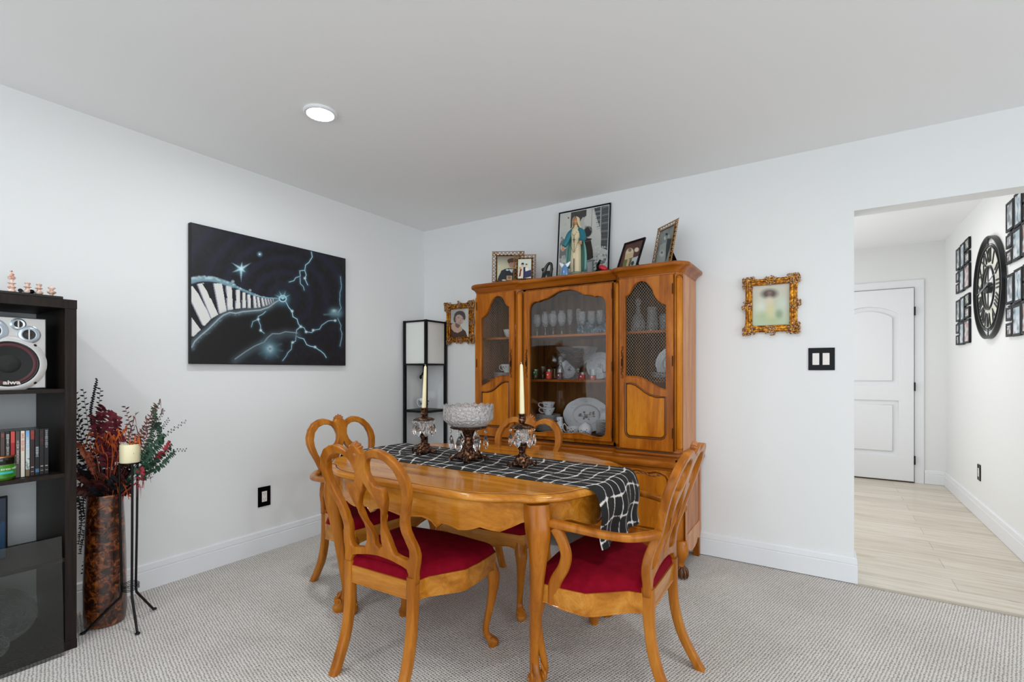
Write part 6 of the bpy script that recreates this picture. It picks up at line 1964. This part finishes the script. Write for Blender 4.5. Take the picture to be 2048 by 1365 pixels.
o_ = obj('chess_piece', bm, M_blackgloss, smooth=True); tag(o_, 'black chess piece lying beside the second pink piece', 'chess piece')
bm = BM(); cyl(bm, (.330, -2.668, zc_ + .008), (.370, -2.678, zc_ + .008), .0075, 12); ball(bm, (.372, -2.679, zc_ + .008), .0085)
o_ = obj('chess_piece', bm, M_blackgloss, smooth=True); tag(o_, 'black chess piece lying beside the third pink piece', 'chess piece')

# ================================================================== tall vase with dried branches
VX, VY = .240, -2.400
M_burl = mat('burl_vase', '#5c2e12', .22, Coat_Weight=.6)
_v = coords(M_burl)
_n = noise_tex(M_burl, _v, 30, 6, .7, 1.1)
lk(M_burl, ramp(M_burl, _n, [(.38, '#160803'), (.48, '#3e1a0a'), (.58, '#7a3e16'), (.70, '#b06c2c')]), bc(M_burl)); bump(M_burl, _n, .6, .006)
bm = BM(); lathe(bm, [(.0005, 0), (.066, 0), (.076, .008), (.080, .06), (.080, .18), (.077, .32), (.072, .46), (.068, .58), (.067, .600), (.062, .600), (.061, .56), (.0005, .55)], n=48, wob=lambda a, z: 1 + .012 * math.sin(a * 5 + z * 20) + .008 * math.sin(a * 9 - z * 31), cap=False)
vase = tag(obj('floor_vase', bm, M_burl, smooth=True), 'tall brown burl floor vase between the shelving unit and the candle stand', 'vase'); vase.location = (VX, VY, 0)
arr = empty('dried_arrangement', (VX, VY, .585), 0, 'dried eucalyptus, fern and orange foliage arrangement filling the tall burl vase', 'dried arrangement')
def leafmat(n, a, b, sp=.5):
    m = mat(n, a, .6)
    x = noise_tex(m, coords(m), 28, 3); lk(m, ramp(m, x, [(.35, a), (.65, b)]), bc(m))
    return m
L_bur = leafmat('leaf_burgundy', '#5c1a24', '#94404c'); L_org = leafmat('leaf_orange', '#8a300a', '#c25a1e'); L_pea = leafmat('leaf_peach', '#8e3c24', '#c06c4c'); L_grn = leafmat('leaf_green', '#1a3424', '#426650'); L_blk = leafmat('leaf_black', '#0e0d0f', '#26222a'); L_brn = leafmat('leaf_brown', '#3a1613', '#6c342a'); L_red = leafmat('leaf_red', '#7a1c24', '#ac3e46')
FW = Vector((-math.sin(YAW), math.cos(YAW), 0)); RT = Vector((math.cos(YAW), math.sin(YAW), 0))
CP = Vector((CAMX, CAMY, CAMZ))
base = Vector((VX, VY, .585))
def at(px, py, dd=0.0):     # point beside the vase: dd metres nearer (-) or farther (+) than the vase
    dep = (base - CP).dot(FW) + dd
    return CP + (FW + RT * ((px - 1024) / FPX) + Vector((0, 0, 1)) * ((743.1 - py) / FPX)) * dep - base
def leaf(bm, p_, d_, up, L, w_, curl=.15, nseg=4):
    d_ = d_.normalized(); s_ = d_.cross(up)
    if s_.length < 1e-3: s_ = d_.orthogonal()
    s_.normalize(); n_ = s_.cross(d_)
    prev = None
    rows = []
    for i in range(nseg + 1):
        t = i / nseg
        ww = w_ * math.sin(PI * min(.97, max(.06, t)) ** .8)
        c = p_ + d_ * L * t - n_ * curl * L * t * t
        rows.append((bm.verts.new(c - s_ * ww + n_ * ww * .25), bm.verts.new(c), bm.verts.new(c + s_ * ww + n_ * ww * .25)))
    for a, b in zip(rows[:-1], rows[1:]):
        bm.faces.new((a[0], a[1], b[1], b[0])); bm.faces.new((a[1], a[2], b[2], b[1]))
lr = random.Random(21)
def branch(name, pts, m, kind, n, L, w_0, r_=.0022, label=None, spread=1.0, start=.25):
    w_ = w_0 * {'pinnate': 1.7, 'round': 1.22, 'berry': 1.15}.get(kind, 1.0); n = int(n * {'pinnate': 1.4, 'round': 1.35}.get(kind, 1)); L = L * (1.15 if kind == 'round' else 1)
    P = catmull(pts, 8)
    bm = BM(); sweep(bm, P, [r_ * (1 - .6 * i / len(P)) for i in range(len(P))], up=(.1, .2, 1), n=5)
    for i in range(n):
        t = start + (1 - start) * (i + .5) / n
        k_ = t * (len(P) - 1); a = P[int(k_)]; b = P[min(int(k_) + 1, len(P) - 1)]
        q = a + (b - a) * (k_ - int(k_)); tv = (b - a).normalized() if (b - a).length > 1e-6 else Vector((0, 0, 1))
        side = tv.cross(FW).normalized() * (1 if i % 2 else -1)
        sz = (1 - .45 * t) * lr.uniform(.8, 1.15)
        if kind == 'pinnate':
            leaf(bm, q, side + tv * .25 + FW * lr.uniform(-.2, .2), FW, L * sz, w_ * sz, lr.uniform(-.2, .25), 3)
        elif kind == 'round':
            for s2 in (1, -1):
                d2 = side * s2 + tv * lr.uniform(0, .7) + FW * lr.uniform(-.8, .5)
                leaf(bm, q, d2, FW + Vector((0, 0, .6)), L * sz, w_ * sz, lr.uniform(-.1, .3), 4)
        elif kind == 'strap':
            d2 = side * lr.uniform(.4, 1) * spread + tv * lr.uniform(.2, 1) + FW * lr.uniform(-.6, .2)
            e = q + d2.normalized() * L * sz; mid = (q + e) / 2 + Vector((0, 0, lr.uniform(.0, .03)))
            sweep(bm, [q, mid, e + Vector((0, 0, -lr.uniform(0, .04)))], [(w_, w_ * .4), (w_ * .9, w_ * .35), (w_ * .15, w_ * .1)], up=tuple(FW), n=5, k=3)
        elif kind == 'berry':
            d2 = (side + tv * .4 + FW * lr.uniform(-.5, .5)).normalized() * L * sz
            ball(bm, q + d2, w_ * sz, 1, 1, 1, 1)
    o_ = obj(name, bm, m, arr, smooth=True, angle=60)
    if label: o_['label'] = label
    return o_
O = Vector((0, 0, -.05))
# black ferns, left
for pts, n in (([O, at(196, 930), at(178, 860), at(166, 778)], 20), ([O, at(205, 930), at(196, 850), at(201, 776)], 22), ([O, at(180, 930), at(160, 860), at(152, 785, .05)], 18), ([O, at(190, 930), at(172, 880), at(156, 830, .03)], 14)):
    branch('fern_frond', pts, L_blk, 'pinnate', n, .030, .0038, .0016, 'black fern frond', start=.35)
branch('feather_plume', [O, at(198, 900), at(182, 830), at(194, 758)], L_blk, 'berry', 46, .006, .0065, .004, 'dark plume tip', start=.5)
branch('fern_frond', [O, at(170, 930), at(160, 900), at(156, 855, -.03)], L_blk, 'round', 10, .022, .009, .002, start=.3)
# burgundy eucalyptus
for pts, n in (([O, at(212, 920), at(205, 865), at(204, 812)], 13), ([O, at(222, 920), at(226, 870), at(222, 822, -.03)], 13), ([O, at(215, 930), at(195, 880), at(190, 835, -.05)], 11), ([O, at(228, 930), at(238, 880), at(233, 835, -.02)], 10)):
    branch('eucalyptus_branch', pts, L_bur, 'round', n, .040, .018, .0025, 'burgundy eucalyptus leaves', start=.3)
# brown fern and dry grass, centre to upper right
for pts, n in (([O, at(245, 920), at(262, 870), at(250, 812)], 20), ([O, at(255, 920), at(285, 865), at(316, 806)], 24), ([O, at(262, 920), at(290, 880), at(300, 835)], 18), ([O, at(245, 920), at(268, 895), at(290, 860, -.04)], 16)):
    branch('dried_fern', pts, L_brn, 'pinnate', n, .036, .0035, .0015, 'dark red brown fern', start=.3)
for pts in ([O, at(255, 900), at(290, 850), at(322, 803)], [O, at(250, 900), at(262, 860), at(272, 825)], [O, at(265, 900), at(292, 875), at(327, 822)]):
    branch('dried_grass', pts, L_brn, 'strap', 7, .035, .0022, .0016, start=.4)
# green eucalyptus, right
for pts, n, L in (([O, at(275, 930), at(305, 870), at(310, 812)], 15, .020), ([O, at(280, 935), at(320, 890), at(316, 845)], 14, .022), ([O, at(275, 950), at(310, 925), at(345, 890)], 15, .020), ([O, at(280, 960), at(320, 935), at(350, 905, -.03)], 14, .020), ([O, at(285, 930), at(300, 900), at(330, 870, -.03)], 13, .020), ([O, at(265, 950), at(290, 935), at(305, 905, -.06)], 12, .022)):
    branch('eucalyptus_branch', pts, L_grn, 'round', n + 5, L * 1.1, .0095, .002, 'green eucalyptus leaves', start=.35)
for pts in ([O, at(300, 900), at(335, 868), at(373, 842)], [O, at(300, 930), at(340, 905), at(373, 900)], [O, at(300, 890), at(322, 860), at(338, 838)], [O, at(300, 890), at(315, 850), at(328, 818)]):
    branch('twig_with_buds', pts, L_blk, 'berry', 18, .010, .0042, .0013, 'thin dark twig with buds', start=.45)
branch('eucalyptus_branch', [O, at(290, 950), at(318, 915), at(342, 884, -.05)], L_red, 'round', 9, .024, .011, .002, 'bright red leaves', start=.5)
branch('eucalyptus_branch', [O, at(280, 960), at(280, 940), at(288, 948, -.06)], L_red, 'round', 8, .024, .010, .002, 'bright red leaves', start=.3)
# peach stem drooping left
branch('eucalyptus_branch', [O, at(185, 930, -.02), at(160, 893, -.02), at(150, 892, -.02)], L_pea, 'round', 7, .020, .011, .002, 'peach leaves', start=.45)
branch('eucalyptus_branch', [O, at(192, 910, -.02), at(180, 920, -.02), at(190, 948, -.02)], L_pea, 'round', 7, .020, .011, .002, 'peach leaves', start=.5)
branch('eucalyptus_branch', [O, at(170, 900, -.02), at(168, 905, -.02), at(182, 930, -.02)], L_pea, 'round', 7, .020, .011, .002, 'peach leaves', start=.5)
# orange strap foliage
for pts in ([O, at(225, 910, -.02), at(215, 885, -.02), at(182, 870, -.02)], [O, at(228, 905, -.02), at(232, 880, -.02), at(254, 860, -.02)], [O, at(215, 920, -.02), at(200, 905, -.02), at(170, 893, -.02)], [O, at(235, 920, -.02), at(228, 895, -.02), at(222, 875, -.02)], [O, at(240, 905, -.02), at(262, 890, -.02), at(280, 885, -.02)]):
    branch('orange_foliage', pts, L_org, 'strap', 6, .050, .0042, .0022, 'bright orange strap foliage', start=.5)
for pts in ([O + Vector((0, 0, .05)), at(215, 960, -.02), at(198, 968, -.02), at(190, 985, -.02)], [O + Vector((0, 0, .05)), at(222, 960, -.02), at(214, 970, -.02), at(213, 997, -.02)], [O + Vector((0, 0, .05)), at(228, 960, -.02), at(232, 965, -.02), at(237, 988, -.02)], [O + Vector((0, 0, .05)), at(236, 965, -.02), at(250, 975, -.02), at(258, 1000, -.02)]):
    branch('orange_foliage', pts, L_org, 'strap', 4, .045, .0042, .0034, 'bright orange strap foliage', start=.4)
# dark foliage mass in the mouth
for i in range(28):
    a = i * .39
    e = Vector((.10 * math.cos(a), .10 * math.sin(a), lr.uniform(.02, .24)))
    branch('filler_branch', [O, e * .5, e], L_brn if i % 2 else L_blk, 'round', 9, .036, .013, .0018, start=.2)
# long dark twigs hanging down between unit and vase
for pts in ([O + Vector((0, 0, .06)), at(180, 960, .02), at(166, 1010, .03), at(176, 1070, .03), at(166, 1150, .03)], [O + Vector((0, 0, .06)), at(190, 960, .03), at(182, 1010, .05), at(170, 1060, .05), at(160, 1110, .04)], [O + Vector((0, 0, .06)), at(172, 950, .0), at(158, 990, .02), at(163, 1040, .02), at(157, 1090, .02)]):
    branch('hanging_twig', pts, L_blk, 'round', 26, .016, .006, .003, 'dark twig hanging behind the vase', start=.2)
branch('dried_grass', [O, at(270, 960, -.05), at(290, 958, -.06), at(302, 958, -.06)], L_brn, 'strap', 4, .03, .002, .0015, start=.5)
branch('dried_grass', [O, at(270, 970, -.05), at(278, 975, -.06), at(287, 976, -.06)], L_red, 'strap', 4, .025, .002, .0015, start=.5)

# ================================================================== iron candle stand with pillar candle
cx_, cy_ = .362, -2.345
cs = empty('candle_stand', (cx_, cy_, 0), R(0), 'tall black iron tripod candle stand in front of the burl vase', 'candle stand')
feet = [(.290 - cx_, -2.496 - cy_), (.496 - cx_, -2.364 - cy_), (.278 - cx_ + .02, -2.225 - cy_)]
for fx_, fy_ in feet:
    d_ = Vector((fx_, fy_, 0)).normalized(); f_ = Vector((fx_, fy_, 0))
    bm = BM()
    sweep(bm, [d_ * .040 + Vector((0, 0, .745)), d_ * .036 + Vector((0, 0, .45)), d_ * .030 + Vector((0, 0, .16)), d_ * .034 + Vector((0, 0, .135)), f_ * .93 + Vector((0, 0, .012)), f_ + Vector((0, 0, .006))], [.0050, .0050, .0052, .0055, .0052, .0065], n=8)
    ball(bm, f_ + Vector((0, 0, .006)), .009, 1.2, 1.2, .6)
    obj('leg', bm, M_iron, cs, smooth=True)
bm = BM()
for z_ in (.165, .172, .18, .187): sweep(bm, [Vector((.034 * math.cos(a), .034 * math.sin(a), z_ + .003 * math.sin(a * 3))) for a in np.linspace(0, 2 * PI, 16)[:-1]], [.0018], n=5, closed=True)
obj('wire_binding', bm, M_iron, cs)
bm = BM(); lathe(bm, [(.0005, .744), (.041, .744), (.043, .747), (.041, .750), (.0005, .750)], n=32); obj('candle_plate', bm, M_iron, cs, smooth=True)
bm = BM(); lathe(bm, [(.0005, 0), (.039, 0), (.0405, .003), (.0400, .080), (.038, .084), (.032, .081), (.0005, .080)], n=36, cap=False); lathe(bm, [(.001, .080), (.001, .088)], n=6)
pcn = tag(obj('pillar_candle', bm, M_wax, smooth=True), 'pale yellow pillar candle on top of the iron stand', 'candle'); pcn.location = (cx_, cy_, .7505)

# ================================================================== hall wall: clock and collage frames (facing -x)
def WX(x):   # plate space (u, v, w) -> (x - w, -u, v)
    return Matrix(((0, 0, -1, x), (-1, 0, 0, 0), (0, 1, 0, 0), (0, 0, 0, 1)))
ck = empty('wall_clock', (HX, 1.665, 1.79), 0, 'large round open black wall clock with Roman numerals on the hall wall', 'clock')
def hoop(r0, r1, w0, w1, m, name, n=72):
    bm = BM()
    rings = [[Vector((r_ * math.cos(a), r_ * math.sin(a), w_)) for a in np.linspace(0, 2 * PI, n + 1)[:-1]] for r_, w_ in ((r0, w0), (r1, w0), (r1, w1), (r0, w1), (r0, w0))]
    bridge(bm, rings, True, False); bmesh.ops.remove_doubles(bm, verts=bm.verts[:], dist=1e-6)
    bmesh.ops.transform(bm, matrix=WX(0), verts=bm.verts[:]); return obj(name, bm, m, ck, smooth=True, angle=40)
M_clock = mat('clock_black', '#232425', .4, .3)
hoop(.366, .379, .004, .032, M_clock, 'outer_hoop'); hoop(.300, .310, .016, .026, M_clock, 'middle_hoop'); hoop(.155, .164, .016, .026, M_clock, 'inner_hoop')
hoop(.166, .298, .010, .014, mat('clock_aged', '#d6d4c8', .6), 'numeral_band')
hoop(.318, .322, .016, .022, M_clock, 'minute_hoop')
num = ['XII', 'I', 'II', 'III', 'IIII', 'V', 'VI', 'VII', 'VIII', 'IX', 'X', 'XI']
for i, s_ in enumerate(num):
    M = WX(0) @ Matrix.Rotation(-2 * PI * i / 12, 4, 'Z') @ Matrix.Translation((0, .232, .018))
    text(s_, .150, M_clock, ck, M, name='numeral', extrude=.002, bold=.0, sx=.72 if len(s_) > 2 else .85)
bm = BM()
for a in range(4):
    d_ = Vector((math.cos(a * PI / 2), math.sin(a * PI / 2), 0))
    sweep(bm, [d_ * .03 + Vector((0, 0, .02)), d_ * .158 + Vector((0, 0, .02))], [.004], up=(0, 0, 1), n=6); sweep(bm, [d_ * .305 + Vector((0, 0, .02)), d_ * .368 + Vector((0, 0, .02))], [.004], up=(0, 0, 1), n=6)
bmesh.ops.transform(bm, matrix=WX(0), verts=bm.verts[:]); obj('spokes', bm, M_clock, ck)
bm = BM(); lathe(bm, [(.0005, .004), (.04, .004), (.042, .03), (.035, .036), (.0005, .038)], n=28, cap=False); bmesh.ops.transform(bm, matrix=WX(0), verts=bm.verts[:]); obj('clock_hub', bm, M_clock, ck, smooth=True)
for nm_, a, L in (('minute_hand', R(104 + 0), .30), ('hour_hand', R(94), .20)):
    d_ = Vector((math.cos(PI / 2 - a), math.sin(PI / 2 - a), 0)); d_ = Vector((math.cos(R(180 + 8) if nm_ == 'hour_hand' else R(-2)), math.sin(R(188) if nm_ == 'hour_hand' else R(14)), 0)).normalized()
    bm = BM(); sweep(bm, [-d_ * .10 + Vector((0, 0, .043)), Vector((0, 0, .043)), d_ * L * .7 + Vector((0, 0, .043)), d_ * L + Vector((0, 0, .043))], [(.005, .0015), (.007, .0015), (.006, .0015), (.002, .001)], up=(0, 0, 1), n=6)
    bmesh.ops.transform(bm, matrix=WX(0), verts=bm.verts[:]); obj(nm_, bm, mat('clock_hand', '#6d7072', .3, .6), ck)
def collage(y1, z0, label):
    """y1 = far end; frame .50 wide towards the camera, .41 high"""
    t = empty('collage_frame', (HX, y1 - .25, z0), 0, label, 'collage frame', 'collage frames on the hall wall')
    cells_ = [(0, .215, .15, .195, .12), (.165, .205, .15, .215, .12), (.335, .325, .15, .10, .05), (.335, .215, .15, .095, .05), (0, .105, .12, .09, .04), (0, .0, .12, .09, .04), (.13, -.005, .165, .20, .12), (.305, .0, .185, .205, .14)]
    cols = ['#8d9298', '#a4b8c4', '#7c8a6c', '#9c8c80', '#8a8f96', '#7c6c64', '#a9bcc6', '#b08a88']
    for i, (x, z_, w_, h_, _) in enumerate(cells_):
        x0 = x - .25
        bw_ = .017
        f_ = plate('frame', rect(x0, x0 + w_, z_, z_ + h_), [rect(x0 + bw_, x0 + w_ - bw_, z_ + bw_, z_ + h_ - bw_)], .014, .003, mat('collage_black', '#1d1f22', .45, Specular_IOR_Level=.2), t, WX(-.011), seg=2)
        p_ = Pic(16, 20, None, cols[i]); p_.noise(i + 3, 4, .4, .7, '#e2e6ea', .8); p_.noise(i + 13, 5, .6, .8, '#3c4048', .8)
        pic_obj(p_, 'photo', WX(-.0145) @ Matrix.Translation((x0 + w_ / 2, z_ + bw_, 0)), w_ - 2 * bw_, h_ - 2 * bw_, attr_mat('photo_print', .3), f_)
    bm = BM()
    box(bm, -.24, .22, .200, .208, .003, .010)
    for x, za, zb_ in ((.155, .04, .36), (.322, .03, .38), (.07, .12, .24), (.12, .05, .204)): box(bm, x - .25 - .006, x - .25 + .006, za, zb_, .003, .0102)
    box(bm, -.14, -.08, .05, .062, .003, .0101)
    box(bm, .05, .11, .30, .312, .003, .0101)
    bmesh.ops.transform(bm, matrix=WX(0), verts=bm.verts[:]); obj('joining_bars', bm, mat('collage_black'), t)
    return t
collage(2.745, 1.885, 'black collage photo frame high on the hall wall, beyond the clock')
collage(2.745, 1.412, 'black collage photo frame low on the hall wall, beyond the clock')
collage(1.262, 1.882, 'black collage photo frame high on the hall wall at the photo edge')
collage(1.262, 1.400, 'black collage photo frame low on the hall wall at the photo edge')
